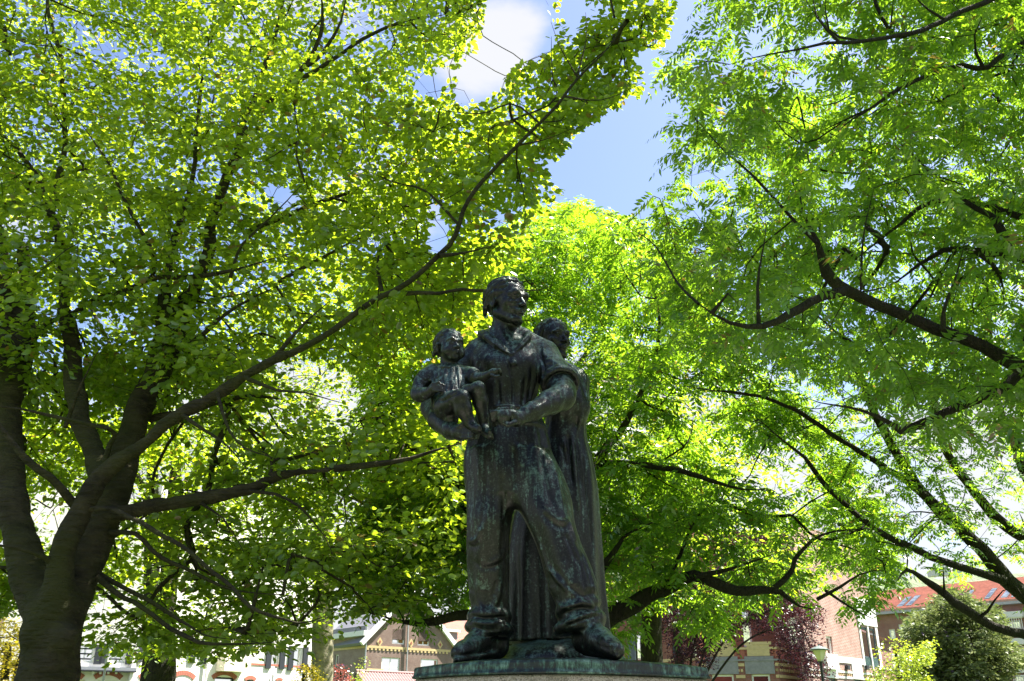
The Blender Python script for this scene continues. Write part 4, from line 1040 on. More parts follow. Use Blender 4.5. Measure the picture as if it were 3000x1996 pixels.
man_strokes = [
    ([(1496, 1042), (1489, 1060), (1496, 1090), (1502, 1130), (1503, 1185)], 3.2, -9),
    ([(1491, 1045), (1484, 1062), (1490, 1092), (1496, 1130), (1497, 1180)], 4, 4),
    ([(1500, 1035), (1530, 1005), (1552, 985)], 3.0, -9), ([(1496, 1044), (1470, 1032), (1440, 1010), (1412, 988)], 3.2, -10),
    ([(1470, 985), (1482, 1002), (1492, 1005)], 4, 5), ([(1460, 950), (1475, 985), (1488, 1003)], 6, 5), ([(1510, 1000), (1500, 1006), (1486, 1003)], 5, -4),
    ([(1586, 1008), (1584, 1030), (1588, 1055), (1593, 1080), (1584, 1120), (1577, 1165)], 3.4, -11),
    ([(1593, 1010), (1591, 1030), (1598, 1045), (1612, 1040)], 5, 6), ([(1598, 1050), (1625, 1062), (1645, 1085)], 8, 6), ([(1590, 1075), (1610, 1068), (1630, 1075)], 6, -6),
    ([(1567, 1060), (1570, 1100), (1560, 1150), (1548, 1190)], 6, 8), ([(1556, 1075), (1558, 1110), (1548, 1160)], 5, -8),
    ([(1540, 1100), (1536, 1150), (1530, 1190)], 5, -7), ([(1525, 1110), (1522, 1190)], 4, 5), ([(1470, 1120), (1474, 1185)], 5, 5), ([(1460, 1110), (1463, 1185)], 4, -7),
    ([(1480, 1130), (1482, 1190)], 3, -4), ([(1580, 1110), (1572, 1160)], 4, 6), ([(1445, 1130), (1448, 1190)], 4, 5),
    ([(1440, 1194), (1482, 1189), (1520, 1193), (1546, 1200)], 3.5, 7), ([(1440, 1200), (1482, 1196), (1520, 1200), (1546, 1207)], 4, -8),
    ([(1395, 1060), (1420, 1085), (1450, 1095)], 14, -7), ([(1540, 1045), (1560, 1060)], 16, 4), ([(1420, 1040), (1450, 1060)], 16, 5),
    ([(1590, 1163), (1560, 1183), (1525, 1212)], 7, 4), ([(1610, 1195), (1570, 1215), (1530, 1228)], 6, -3), ([(1600, 1180), (1575, 1190), (1550, 1205)], 6, 4),
    # trousers
    ([(1600, 1320), (1622, 1370), (1636, 1430), (1648, 1490)], 7, 9), ([(1580, 1300), (1592, 1370), (1606, 1440), (1630, 1500)], 7, -8),
    ([(1562, 1290), (1572, 1350), (1590, 1430)], 6, 6), ([(1545, 1300), (1548, 1360)], 6, -6), ([(1500, 1300), (1508, 1380), (1512, 1440)], 7, -9), ([(1520, 1300), (1522, 1370)], 6, 5),
    ([(1588, 1480), (1612, 1510), (1645, 1528), (1668, 1520)], 8, 11), ([(1590, 1500), (1615, 1530), (1645, 1545), (1668, 1540)], 9, -5), ([(1668, 1525), (1676, 1560), (1690, 1590)], 7, 10),
    ([(1655, 1560), (1672, 1600), (1690, 1650)], 7, -7), ([(1700, 1610), (1722, 1670), (1737, 1720), (1735, 1760)], 7, 10), ([(1690, 1620), (1706, 1680), (1718, 1740)], 7, -8),
    ([(1602, 1650), (1628, 1690), (1664, 1728), (1702, 1758), (1724, 1768)], 8, 10), ([(1620, 1655), (1650, 1700), (1690, 1740), (1722, 1758)], 10, -6),
    ([(1655, 1640), (1662, 1690), (1680, 1720)], 6, 4), ([(1640, 1790), (1680, 1772), (1720, 1768), (1745, 1778)], 6, 10), ([(1634, 1805), (1670, 1790), (1710, 1782), (1755, 1790)], 5, -10),
    ([(1645, 1830), (1690, 1812), (1730, 1798), (1762, 1795)], 5, 8), ([(1650, 1838), (1695, 1822), (1735, 1808), (1765, 1806)], 4, -8), ([(1660, 1850), (1700, 1838), (1750, 1828)], 6, 4),
    ([(1626, 1760), (1650, 1778), (1690, 1775)], 7, 6), ([(1580, 1590), (1600, 1650), (1612, 1700)], 7, 5),
    ([(1400, 1330), (1402, 1400), (1396, 1480), (1388, 1560)], 7, 6), ([(1420, 1330), (1424, 1420), (1416, 1500), (1402, 1560)], 7, -6), ([(1455, 1340), (1462, 1420), (1460, 1500)], 6, 5), ([(1472, 1380), (1476, 1470), (1470, 1540)], 6, -6),
    ([(1372, 1582), (1388, 1586), (1402, 1572), (1410, 1540)], 7, 10), ([(1370, 1596), (1390, 1602), (1408, 1590)], 8, -4), ([(1480, 1600), (1468, 1630), (1440, 1648), (1425, 1650)], 9, 5), ([(1484, 1620), (1468, 1652), (1440, 1668)], 9, -3),
    ([(1385, 1640), (1420, 1665), (1470, 1650)], 8, -5), ([(1395, 1700), (1400, 1760), (1420, 1790)], 6, 5), ([(1470, 1690), (1460, 1750), (1440, 1785)], 7, 7), ([(1455, 1700), (1444, 1750)], 6, -6),
    ([(1375, 1815), (1420, 1828), (1490, 1820)], 5, 8), ([(1378, 1802), (1420, 1812), (1485, 1806)], 4, -9), ([(1372, 1840), (1410, 1852), (1480, 1850)], 5, 6), ([(1385, 1856), (1430, 1866), (1480, 1864)], 3, -8),
    ([(1380, 1870), (1405, 1880), (1430, 1870)], 6, 4), ([(1335, 1925), (1370, 1918), (1410, 1913), (1450, 1905)], 3, -7), ([(1740, 1885), (1765, 1895), (1790, 1905)], 5, -3), ([(1760, 1860), (1775, 1880), (1800, 1893)], 6, 5), ([(1795, 1893), (1790, 1905), (1796, 1918)], 3, -5),
    # face and hair
    ([(1484, 868), (1496, 861), (1510, 863), (1522, 872)], 3, 5), ([(1486, 880), (1500, 874), (1514, 878)], 3.5, -5), ([(1488, 890), (1500, 896), (1510, 892)], 2, -4),
    ([(1514, 905), (1506, 915), (1503, 928)], 4, -5), ([(1492, 852), (1508, 848), (1526, 852)], 2.5, -3), ([(1494, 842), (1510, 839), (1530, 845)], 2.5, -2),
    ([(1474, 905), (1484, 925), (1490, 940)], 8, -4), ([(1490, 903), (1500, 910)], 6, 3),
    ([(1486, 824), (1466, 830), (1452, 844), (1446, 856)], 2.6, -7), ([(1492, 833), (1476, 843), (1462, 845), (1450, 855)], 2.6, -7), ([(1480, 818), (1458, 828), (1444, 842), (1432, 862)], 2.4, -6),
    ([(1494, 826), (1478, 836), (1466, 838)], 2.4, 5), ([(1476, 858), (1464, 862), (1452, 872), (1446, 884)], 2.6, -7), ([(1440, 855), (1430, 872), (1426, 890)], 2.6, -6), ([(1452, 880), (1442, 888), (1436, 902)], 2.4, -6),
    ([(1430, 895), (1436, 912), (1446, 922)], 2.6, -6), ([(1498, 819), (1508, 828), (1526, 836)], 2.4, -5), ([(1490, 816), (1504, 820), (1522, 828), (1534, 838)], 2.2, 4), ([(1448, 862), (1440, 874), (1434, 884)], 2.4, 5), ([(1488, 821), (1470, 834), (1456, 848)], 2.2, 4),
    # fists
    ([(1442, 1206), (1446, 1220), (1450, 1240)], 2.0, -6), ([(1448, 1204), (1453, 1218), (1456, 1238)], 2.0, -5), ([(1448, 1200), (1462, 1196), (1478, 1192)], 2, -4),
]
Vm = sculpt(Vm, Fm, man_strokes)

# ------------------------------------------------------------------ the woman behind him
fw = Field((-0.12, 5.70, GZ - 0.06), (0.86, 6.62, EYE + 2.82), .0088)
fw.loft(psec([(1612, 1062, 6.15, 44, .08), (1640, 1095, 6.14, 74, .12), (1655, 1150, 6.12, 70, .16), (1662, 1190, 6.10, 66, .165), (1656, 1250, 6.12, 60, .14), (1650, 1290, 6.14, 64, .15)]), .03,
        fold=lambda a, Z, x, y: .003 * np.sin(a * 14), sup=2.2)
pchain(fw, [(1600, 1075, 6.16, 30), (1612, 1045, 6.15, 27), (1618, 1015, 6.14, 27)], .03)
pchain(fw, [(1668, 1108, 6.16, 27), (1688, 1140, 6.12, 30), (1690, 1170, 6.10, 30)], .02)
pchain(fw, [(1690, 1172, 6.10, 30), (1694, 1198, 6.05, 31), (1690, 1222, 6.03, 24)], .03)
def sfold(a, Z, x, y):
    t = np.clip((EYE + 1.15 - Z) / 1.2, 0, 1)
    return (.020 * t + .004) * np.sin(a * 12 + .5 * np.sin(Z * 3)) + .008 * t * np.sin(a * 23 + Z)
fw.loft(psec([(1652, 1262, 6.13, 58, .135), (1650, 1340, 6.14, 82, .18), (1644, 1420, 6.15, 104, .21), (1629, 1520, 6.16, 128, .24), (1625, 1620, 6.17, 139, .255), (1628, 1740, 6.18, 142, .265),
              (1630, 1830, 6.19, 148, .27), (1630, 1884, 6.19, 150, .27)]), .03, fold=sfold)
head(fw, px(1618, 998, 6.10), rad(35), rad(1), rad(0), .33, 'woman')
Vw, Fw = fw.skin()
Vw = sculpt(Vw, Fw, [
    ([(1700, 1180), (1704, 1220), (1690, 1270), (1700, 1340), (1712, 1430)], 4, 9), ([(1690, 1200), (1690, 1260), (1694, 1340), (1702, 1440)], 5, -10), ([(1672, 1260), (1680, 1340), (1690, 1440), (1698, 1520)], 5, 8),
    ([(1664, 1270), (1668, 1340), (1676, 1420)], 5, -9), ([(1640, 1300), (1652, 1330), (1660, 1370)], 4, -9), ([(1650, 1290), (1660, 1320)], 5, 7),
    ([(1696, 1300), (1716, 1400), (1730, 1520), (1738, 1620)], 5, -9), ([(1606, 976), (1622, 970), (1638, 976)], 2.2, 4), ([(1608, 986), (1622, 982), (1634, 988)], 3, -4), ([(1630, 1032), (1645, 1030), (1656, 1036)], 1.8, -4),
    ([(1600, 945), (1586, 960), (1574, 985)], 2.2, -6), ([(1612, 940), (1596, 958), (1584, 990)], 2.2, -6), ([(1590, 945), (1574, 965), (1564, 990)], 2.0, -6), ([(1622, 937), (1640, 944), (1655, 958)], 2.0, -4), ([(1556, 990), (1572, 994), (1584, 990)], 2.2, -6),
    ([(1572, 1000), (1582, 1006), (1590, 998)], 2.2, -5), ([(1700, 1125), (1712, 1145), (1716, 1165)], 3, -6),
])

# ------------------------------------------------------------------ the child on his arm
fc = Field((-0.66, 5.02, EYE + 1.40), (0.02, 5.80, EYE + 2.42), 0.0066)
fc.loft(psec([(1318, 1072, 5.52, 34, .06), (1320, 1090, 5.51, 56, .085), (1320, 1115, 5.49, 58, .10), (1322, 1140, 5.47, 56, .105), (1320, 1165, 5.46, 56, .11), (1318, 1200, 5.46, 50, .10)]), .02,
        fold=lambda a, Z, x, y: .005 * np.sin(a * 19 + Z * 2))
pchain(fc, [(1318, 1082, 5.52, 26), (1315, 1058, 5.50, 25)], .02)
ring(fc, px(1318, 1080, 5.50), (.05, -.25, 1), .088, .009, .008, .8)
pchain(fc, [(1268, 1090, 5.52, 24), (1248, 1106, 5.50, 25), (1238, 1122, 5.48, 24)], .02)           # sleeve
pchain(fc, [(1234, 1118, 5.49, 23), (1224, 1152, 5.45, 21), (1232, 1160, 5.42, 20)], .012)
pchain(fc, [(1226, 1156, 5.44, 22), (1246, 1154, 5.38, 18), (1262, 1146, 5.34, 14)], .012)
fc.ell(px(1272, 1138, 5.325), (.036, .034, .034), .01)
for i in range(4): finger(fc, [(1268 + i, 1124 + 7 * i, 5.30), (1286, 1123 + 7.5 * i, 5.285), (1302 - i, 1130 + 6.5 * i, 5.30), (1294 - i, 1139 + 6 * i, 5.32)], 5.0, .004)
pchain(fc, [(1366, 1094, 5.50, 22), (1384, 1100, 5.45, 22), (1392, 1108, 5.42, 21)], .02)            # far sleeve
ring(fc, px(1392, 1106, 5.42), (1, -.5, -.45), .046, .008, .006)
pchain(fc, [(1386, 1116, 5.42, 17), (1412, 1107, 5.38, 15), (1436, 1096, 5.35, 11)], .012)
fc.ell(px(1447, 1091, 5.34), (.033, .03, .025), .012)
for i in range(4): finger(fc, [(1450, 1086 + 4 * i, 5.325 + .014 * i), (1463, 1083 + 4 * i, 5.31 + .014 * i), (1469, 1091 + 3 * i, 5.32 + .014 * i)], 4.4, .004)
finger(fc, [(1440, 1099, 5.32), (1452, 1104, 5.31), (1462, 1101, 5.31)], 4.6, .004)
# dress over the lap, then legs
pchain(fc, [(1306, 1190, 5.42, 36), (1330, 1178, 5.32, 32)], .03)
pchain(fc, [(1308, 1208, 5.42, 32), (1322, 1228, 5.38, 22)], .03)
pchain(fc, [(1300, 1192, 5.36, 30), (1334, 1174, 5.24, 28), (1350, 1166, 5.18, 24)], .02)          # near thigh
pchain(fc, [(1352, 1166, 5.18, 25), (1357, 1198, 5.20, 26), (1373, 1234, 5.22, 18), (1380, 1244, 5.22, 17)], .015)
pchain(fc, [(1378, 1244, 5.22, 14), (1394, 1254, 5.17, 12), (1404, 1258, 5.14, 9)], .012)
pchain(fc, [(1340, 1170, 5.36, 24), (1372, 1150, 5.28, 22), (1400, 1138, 5.20, 20)], .02)             # far thigh
pchain(fc, [(1401, 1138, 5.20, 21), (1407, 1175, 5.24, 23), (1415, 1222, 5.27, 17), (1418, 1250, 5.28, 15)], .015)
pchain(fc, [(1418, 1254, 5.28, 14), (1426, 1268, 5.23, 13), (1434, 1276, 5.19, 11)], .012)
for i in range(5): fc.ell(px(1404 + i * 1.5, 1250 + 4.5 * i, 5.13 + .008 * i), (.011, .012, .010), .005); fc.ell(px(1434 + i * 2, 1264 + 5 * i, 5.17 + .008 * i), (.011, .012, .010), .005)
head(fc, px(1317, 1019, 5.50), rad(30), rad(-1), rad(0), .248, 'child')
Vc, Fc = fc.skin()
Vc = sculpt(Vc, Fc, [
    ([(1300, 1094), (1286, 1104), (1270, 1114)], 2.4, -6), ([(1306, 1098), (1292, 1112), (1276, 1126)], 2.4, 5), ([(1312, 1098), (1304, 1118), (1296, 1140)], 2.4, -6),
    ([(1328, 1096), (1326, 1120), (1318, 1150)], 2.4, -6), ([(1338, 1094), (1342, 1120), (1344, 1145)], 2.4, -6), ([(1346, 1094), (1352, 1120), (1354, 1140)], 2.4, 6), ([(1320, 1098), (1316, 1125), (1308, 1150)], 2.4, 5), ([(1334, 1096), (1335, 1122), (1332, 1150)], 2.2, 5),
    ([(1284, 1168), (1300, 1168), (1326, 1150), (1340, 1144)], 3, 7), ([(1284, 1174), (1306, 1172), (1330, 1156), (1345, 1148)], 2.6, -8), ([(1316, 1166), (1316, 1180), (1326, 1200), (1332, 1212)], 2.4, -6), ([(1286, 1190), (1292, 1220)], 3, 5), ([(1300, 1200), (1310, 1226)], 3, 5),
    ([(1356, 1170), (1370, 1215), (1384, 1240)], 4, -3), ([(1272, 980), (1288, 974), (1306, 977)], 2, -5), ([(1268, 994), (1284, 984), (1304, 984)], 2, -5), ([(1270, 1005), (1276, 1020), (1272, 1036)], 2, -5), ([(1284, 1000), (1286, 1016), (1290, 1030)], 2, -5), ([(1300, 972), (1320, 972), (1340, 980), (1352, 992)], 2, -4),
    ([(1316, 1006), (1324, 1003), (1332, 1008)], 2, 3), ([(1328, 1044), (1336, 1043), (1344, 1047)], 1.6, -3), ([(1222, 1098), (1236, 1108), (1246, 1116), (1256, 1112)], 2.2, -6), ([(1262, 1072), (1250, 1088)], 2.2, -5), ([(1270, 1070), (1276, 1080), (1290, 1090)], 2, 4),
])

# ------------------------------------------------------------------ bronze
def bronze_mat():
    m, nt, b = new_mat('bronze')
    L = nt.links
    n1 = noise(nt, 2.6, 8, .62); n2 = noise(nt, 34, 6, .7); n3 = noise(nt, 120, 3, .6); n4 = noise(nt, 75, 4, .7)
    st = noise(nt, 12, 6, .65, stretch=(3.0, 3.0, .30))
    geo = nt.nodes.new('ShaderNodeNewGeometry'); sep = nt.nodes.new('ShaderNodeSeparateXYZ'); L.new(geo.outputs['Normal'], sep.inputs[0])
    base = ramp(nt, n1, [(0.3, (.005, .005, .005)), (0.55, (.012, .013, .011)), (0.75, (.030, .029, .024))])
    base = mmix(nt, ramp(nt, n4, [(.50, (0, 0, 0)), (.72, (.6, .6, .6))]), base, (.055, .060, .050))
    # verdigris in fine flecks and rain runs, mostly on faces turned to the sky; grime stays dark elsewhere
    up = nt.nodes.new('ShaderNodeMapRange'); L.new(sep.outputs['Z'], up.inputs[0]); up.inputs[1].default_value = -.2; up.inputs[2].default_value = .9
    f = nmath(nt, 'ADD', nmath(nt, 'MULTIPLY', n2, .30), nmath(nt, 'MULTIPLY', st, .45)); f = nmath(nt, 'ADD', f, nmath(nt, 'MULTIPLY', n4, .25))
    f = nmath(nt, 'ADD', f, nmath(nt, 'MULTIPLY', up.outputs[0], .13)); f = nmath(nt, 'ADD', f, nmath(nt, 'MULTIPLY', n1, .22))
    vg = nt.nodes.new('ShaderNodeMapRange'); L.new(f, vg.inputs[0]); vg.inputs[1].default_value = .64; vg.inputs[2].default_value = .78; vg.interpolation_type = 'SMOOTHSTEP'
    vgc = ramp(nt, n3, [(.35, (.045, .11, .080)), (.7, (.15, .26, .20))])
    L.new(mmix(nt, nmath(nt, 'MULTIPLY', vg.outputs[0], .8), base, vgc), b.inputs['Base Color'])
    L.new(mmix(nt, vg.outputs[0], .55, .0, 'FLOAT'), b.inputs['Metallic'])
    L.new(mmix(nt, n2, .24, .50, 'FLOAT'), b.inputs['Roughness'])
    b.inputs['Specular IOR Level'].default_value = .7
    bump(nt, b, nmath(nt, 'ADD', nmath(nt, 'MULTIPLY', n2, .8), nmath(nt, 'MULTIPLY', n4, .5)), .55, .007)
    return m
M_bronze = bronze_mat()

statue = empty('bronze_statue', tuple(P(1560, 1915, 5.8)))
tag(statue, 'dark bronze group of a man holding a child with a woman behind him', 'statue')
me = np_mesh('man_figure', Vm, Fm, True); o = link('man_figure', me, statue, M_bronze)
o['label'] = 'standing man in open collared jacket with rolled sleeve, wide trousers and clenched fist'
me = np_mesh('woman_figure', Vw, Fw, True); o = link('woman_figure', me, statue, M_bronze)
o['label'] = 'woman in long pleated dress standing behind the man'
me = np_mesh('child_figure', Vc, Fc, True); o = link('child_figure', me, statue, M_bronze)
o['label'] = 'small child in short sleeved dress sitting on the arm of the man'

# slab the figures stand on
def smooth_ring(pts, n):
    q = cat(pts, .01)
    s = np.concatenate([[0], np.cumsum(np.linalg.norm(np.diff(q, axis=0), axis=1))])
    u = np.linspace(0, s[-1], n, endpoint=False)
    return np.stack([np.interp(u, s, q[:, 0]), np.interp(u, s, q[:, 1])], 1)
front = cat([(-.555, 5.60), (-.29, 5.27), (.02, 5.10), (.28, 5.06), (.55, 5.17), (.92, 5.45), (1.13, 5.63)], .012)
side_r = cat([(1.13, 5.66), (1.02, 6.4)], .02)
back = cat([(.98, 6.44), (.3, 6.62), (-.46, 6.44)], .02)
side_l = cat([(-.49, 6.40), (-.565, 5.63)], .02)
ringp = np.vstack([front, side_r, back, side_l])
cen = np.array([.28, 5.85])
zb, zt = EYE + .252, EYE + .322
def ringz(scale, z, lift=0.0, jit=0.0):
    q = cen + (ringp - cen) * scale
    r = np.linalg.norm(ringp - cen, axis=1)
    zz = np.full(len(q), z) + lift
    zz = zz - .022 * np.clip(np.abs(q[:, 0] - .3) - .35, 0, 1) * (z > zb + .03)
    return np.column_stack([q, zz + RS.normal(0, jit, len(q)) if jit else zz])
rings = [ringz(.55, zb), ringz(1.012, zb), ringz(1.014, zb + .010), ringz(1.003, zb + .014), ringz(1.0, zb + .030, 0, .0003), ringz(1.0, zt - .018, 0, .0006), ringz(.998, zt - .006, 0, .0006), ringz(.990, zt, 0, .0006),
         ringz(.95, zt + .004, 0, .0012), ringz(.85, zt + .012, 0, .002), ringz(.70, zt + .020, 0, .003), ringz(.45, zt + .026, 0, .003), ringz(.2, zt + .028, 0, .003), ringz(.01, zt + .028)]
n = len(ringp); F = []
for i in range(len(rings) - 1):
    a = np.arange(n); b = (a + 1) % n
    F.append(np.stack([i*n+a, i*n+b, (i+1)*n+b, (i+1)*n+a], 1))
me = np_mesh('base_slab', np.vstack(rings), np.vstack(F), True)
def slab_mat():
    m, nt, b = new_mat('slab_bronze'); L = nt.links
    st = noise(nt, 22, 7, .7, stretch=(2.0, 2.0, .5)); n2 = noise(nt, 30, 5, .65); n1 = noise(nt, 4, 4, .6)
    f = nmath(nt, 'ADD', nmath(nt, 'MULTIPLY', st, .6), nmath(nt, 'MULTIPLY', n2, .4)); f = nmath(nt, 'ADD', f, nmath(nt, 'MULTIPLY', n1, .35))
    L.new(ramp(nt, f, [(.52, (.007, .009, .008)), (.65, (.014, .022, .018)), (.72, (.040, .095, .070)), (.84, (.15, .27, .21))]), b.inputs['Base Color'])
    b.inputs['Metallic'].default_value = .25; b.inputs['Roughness'].default_value = .42
    bump(nt, b, n2, .5, .01); return m
M_slab = slab_mat()
fb = Field((-.20, 5.60, zt - .01), (.98, 6.60, zt + .24), .012)
fb.ell((.30, 6.10, zt + .04), (.42, .34, .15), .02); fb.ell((.02, 5.98, zt + .0), (.16, .22, .07), .05); fb.ell((.60, 5.95, zt + .0), (.18, .28, .06), .05)
Vb, Fb = fb.skin(); Vb = Vb + vnormals(Vb, Fb) * (np.sin(Vb[:, 0] * 40 + Vb[:, 1] * 17) * .004)[:, None]
link('base_mound', np_mesh('base_mound', Vb, Fb, True), statue, M_bronze)
link('base_slab', me, statue, M_slab)

# granite pedestal it stands on
def granite():
    m, nt, b = new_mat('granite')
    v = nnode(nt, 'ShaderNodeTexVoronoi'); v.inputs['Scale'].default_value = 190
    tc = nt.nodes.new('ShaderNodeTexCoord'); nt.links.new(tc.outputs['Object'], v.inputs['Vector'])
    sepc = nt.nodes.new('ShaderNodeSeparateColor'); nt.links.new(v.outputs['Color'], sepc.inputs[0])
    c = ramp(nt, sepc.outputs[0], [(0, (.10, .085, .07)), (.25, (.27, .23, .18)), (.6, (.40, .35, .28)), (.95, (.52, .47, .40))])
    c = mmix(nt, ramp(nt, noise(nt, 5, 5), [(.4, (0, 0, 0)), (.7, (.6, .6, .6))]), c, (.16, .15, .10))
    nt.links.new(c, b.inputs['Base Color']); b.inputs['Roughness'].default_value = .8
    bump(nt, b, noise(nt, 120, 3), .6, .01); return m
M_granite = granite()
def prings(specs):
    v = []; F = []
    for s, z in specs:
        q = cen + (ringp - cen) * s; v.append(np.column_stack([q, np.full(len(q), z)]))
    for i in range(len(specs) - 1):
        a = np.arange(n); b = (a + 1) % n
        F.append(np.stack([i*n+a, i*n+b, (i+1)*n+b, (i+1)*n+a], 1))
    return np.vstack(v), np.vstack(F)
ped = empty('stone_pedestal', (.28, 5.85, 0))
tag(ped, 'speckled granite pedestal under the bronze group, only its top edge in view', 'pedestal')
for nm, sp in (('pedestal_shaft', [(.9, .30), (.985, .30), (.992, .306), (.994, .8), (.994, zb - .018), (.985, zb - .006), (.97, zb - .002), (.5, zb - .002)]), ('pedestal_plinth', [(.5, -.2), (1.10, -.2), (1.10, .26), (1.085, .28), (1.0, .298), (.5, .298)])):
    v, F = prings(sp); link(nm, np_mesh(nm, v, F), ped, M_granite)
# ================================================================== trees
# leaf material: thin blade that reflects a little and lets warm green light through
def leaf_mat(name, refl, trans, gloss=.35, tw=.5, gl=.05):
    m = bpy.data.materials.new(name); m.use_nodes = True
    nt = m.node_tree; nt.nodes.clear(); L = nt.links
    out = nt.nodes.new('ShaderNodeOutputMaterial')
    at = nt.nodes.new('ShaderNodeAttribute'); at.attribute_name = 'tone'
    oi = nt.nodes.new('ShaderNodeObjectInfo')
    tone = nmath(nt, 'ADD', at.outputs['Fac'], nmath(nt, 'MULTIPLY', oi.outputs['Random'], .0))
    def vari(c, f0, f1):
        lo = tuple(x * f0 for x in c); hi = tuple(min(1, x * f1) for x in c); hi = (hi[0] * 1.18, hi[1], hi[2] * .8)
        br = (c[1] * .66, c[1] * .46, c[2] * 2)
        return ramp(nt, tone, [(0.085, br), (0.11, lo), (.55, tuple(x * (f0 + f1) / 2 for x in c)), (1, hi)])
    d = nt.nodes.new('ShaderNodeBsdfDiffuse'); L.new(vari(refl, .62, 1.4), d.inputs['Color'])
    t = nt.nodes.new('ShaderNodeBsdfTranslucent'); L.new(vari(trans, .60, 1.25), t.inputs['Color'])
    mx = nt.nodes.new('ShaderNodeMixShader'); mx.inputs[0].default_value = tw
    L.new(d.outputs[0], mx.inputs[1]); L.new(t.outputs[0], mx.inputs[2])
    g = nt.nodes.new('ShaderNodeBsdfGlossy'); g.inputs['Roughness'].default_value = gloss; g.inputs['Color'].default_value = (1, 1, 1, 1)
    m2 = nt.nodes.new('ShaderNodeMixShader'); m2.inputs[0].default_value = gl; L.new(mx.outputs[0], m2.inputs[1]); L.new(g.outputs[0], m2.inputs[2])
    L.new(m2.outputs[0], out.inputs['Surface'])
    return m
M_leafA = leaf_mat('hornbeam_leaf', (.135, .240, .022), (.54, .74, .024))
M_leafB = leaf_mat('wingnut_leaf', (.078, .185, .024), (.37, .64, .024))
M_leafC = leaf_mat('woodland_leaf', (.130, .235, .028), (.55, .78, .03))
M_leafP = leaf_mat('copper_leaf', (.050, .020, .027), (.085, .022, .030), tw=.35, gl=.02)
M_leafY = leaf_mat('golden_leaf', (.42, .36, .02), (.62, .52, .03), tw=.4)
M_leafL = leaf_mat('lime_leaf', (.26, .36, .03), (.50, .62, .04), tw=.4)
M_leafN = leaf_mat('yew_needles', (.16, .20, .08), (.18, .24, .06), tw=.3, gl=.01)

def bark_mat(name, a, b_, moss, scale, stretch, depth, rings=0):
    m, nt, b = new_mat(name); L = nt.links
    n1 = noise(nt, scale, 7, .65, stretch=stretch); n2 = noise(nt, 1.6, 4, .6); n3 = noise(nt, 40, 3, .6)
    c = ramp(nt, n1, [(.32, a), (.68, b_)])
    c = mmix(nt, ramp(nt, n2, [(.42, (0, 0, 0)), (.64, (.75, .75, .75))]), c, moss)
    L.new(c, b.inputs['Base Color']); b.inputs['Roughness'].default_value = .85; b.inputs['Specular IOR Level'].default_value = .25
    v = nnode(nt, 'ShaderNodeTexVoronoi'); v.inputs['Scale'].default_value = scale * 2.2; v.feature = 'DISTANCE_TO_EDGE'
    tc = nt.nodes.new('ShaderNodeTexCoord'); mp = nt.nodes.new('ShaderNodeMapping'); mp.inputs['Scale'].default_value = stretch; L.new(tc.outputs['Object'], mp.inputs[0]); L.new(mp.outputs[0], v.inputs['Vector'])
    h = nmath(nt, 'ADD', nmath(nt, 'ADD', nmath(nt, 'MULTIPLY', n1, 1.0), nmath(nt, 'MULTIPLY', n3, .3)), nmath(nt, 'MULTIPLY', v.outputs['Distance'], .6))
    if rings: h = nmath(nt, 'ADD', h, nmath(nt, 'MULTIPLY', noise(nt, 7, 4, .6, stretch=(.6, .6, 5)), rings))
    bump(nt, b, h, 1.0, depth); return m
M_barkA = bark_mat('smooth_bark', (.018, .015, .008), (.080, .068, .036), (.050, .056, .012), 4, (1, 1, 2.4), .06, rings=.9)
M_barkB = bark_mat('furrowed_bark', (.014, .012, .008), (.055, .046, .032), (.042, .048, .016), 14, (2.2, 2.2, .5), .08)
M_barkC = bark_mat('mottled_bark', (.13, .105, .07), (.34, .30, .22), (.10, .11, .05), 5, (1, 1, 1), .02)

# small value noise, vectorised
_NT = np.random.RandomState(5).rand(32, 32, 32)
def vnoise(A):
    A = np.asarray(A); i = np.floor(A).astype(int); f = A - i; f = f * f * (3 - 2 * f); r = 0
    for dx in (0, 1):
        for dy in (0, 1):
            for dz in (0, 1):
                w = (f[:, 0] if dx else 1 - f[:, 0]) * (f[:, 1] if dy else 1 - f[:, 1]) * (f[:, 2] if dz else 1 - f[:, 2])
                r = r + w * _NT[(i[:, 0] + dx) % 32, (i[:, 1] + dy) % 32, (i[:, 2] + dz) % 32]
    return r
def inpoly(x, y, poly):
    c = np.zeros(len(x), bool); n = len(poly)
    for i in range(n):
        x0, y0 = poly[i]; x1, y1 = poly[(i + 1) % n]
        if y0 == y1: continue
        c ^= ((y0 > y) != (y1 > y)) & (x < (x1 - x0) * (y - y0) / (y1 - y0) + x0)
    return c
# open sky between the crowns
GAPS = [
    [(1128, -60), (1106, 40), (1098, 110), (1062, 158), (1000, 168), (954, 182), (946, 238), (990, 226), (1040, 186), (1070, 192), (1044, 236), (1112, 236), (1154, 206), (1160, 170), (1199, 148), (1247, 136), (1271, 108), (1256, 30), (1262, -60)],
    [(1284, -60), (1350, -60), (1344, 60), (1322, 118), (1296, 50)],
    [(1552, -60), (1545, 40), (1526, 120), (1448, 116), (1494, 215), (1443, 226), (1424, 242), (1367, 274), (1339, 294), (1289, 357), (1259, 383), (1271, 421), (1327, 453), (1387, 461), (1447, 490), (1483, 497), (1500, 440), (1531, 381), (1572, 348), (1580, 300), (1572, 280), (1530, 284), (1580, 240), (1560, 200), (1505, 184), (1536, 150), (1584, 105), (1606, 50), (1618, -60)],
    [(612, 420), (668, 428), (690, 450), (672, 482), (640, 470), (612, 445)],
    [(988, 430), (1006, 470), (1040, 520), (1036, 556), (990, 590), (976, 560), (990, 500)],
    [(965, 30), (990, 36), (984, 60)],
]
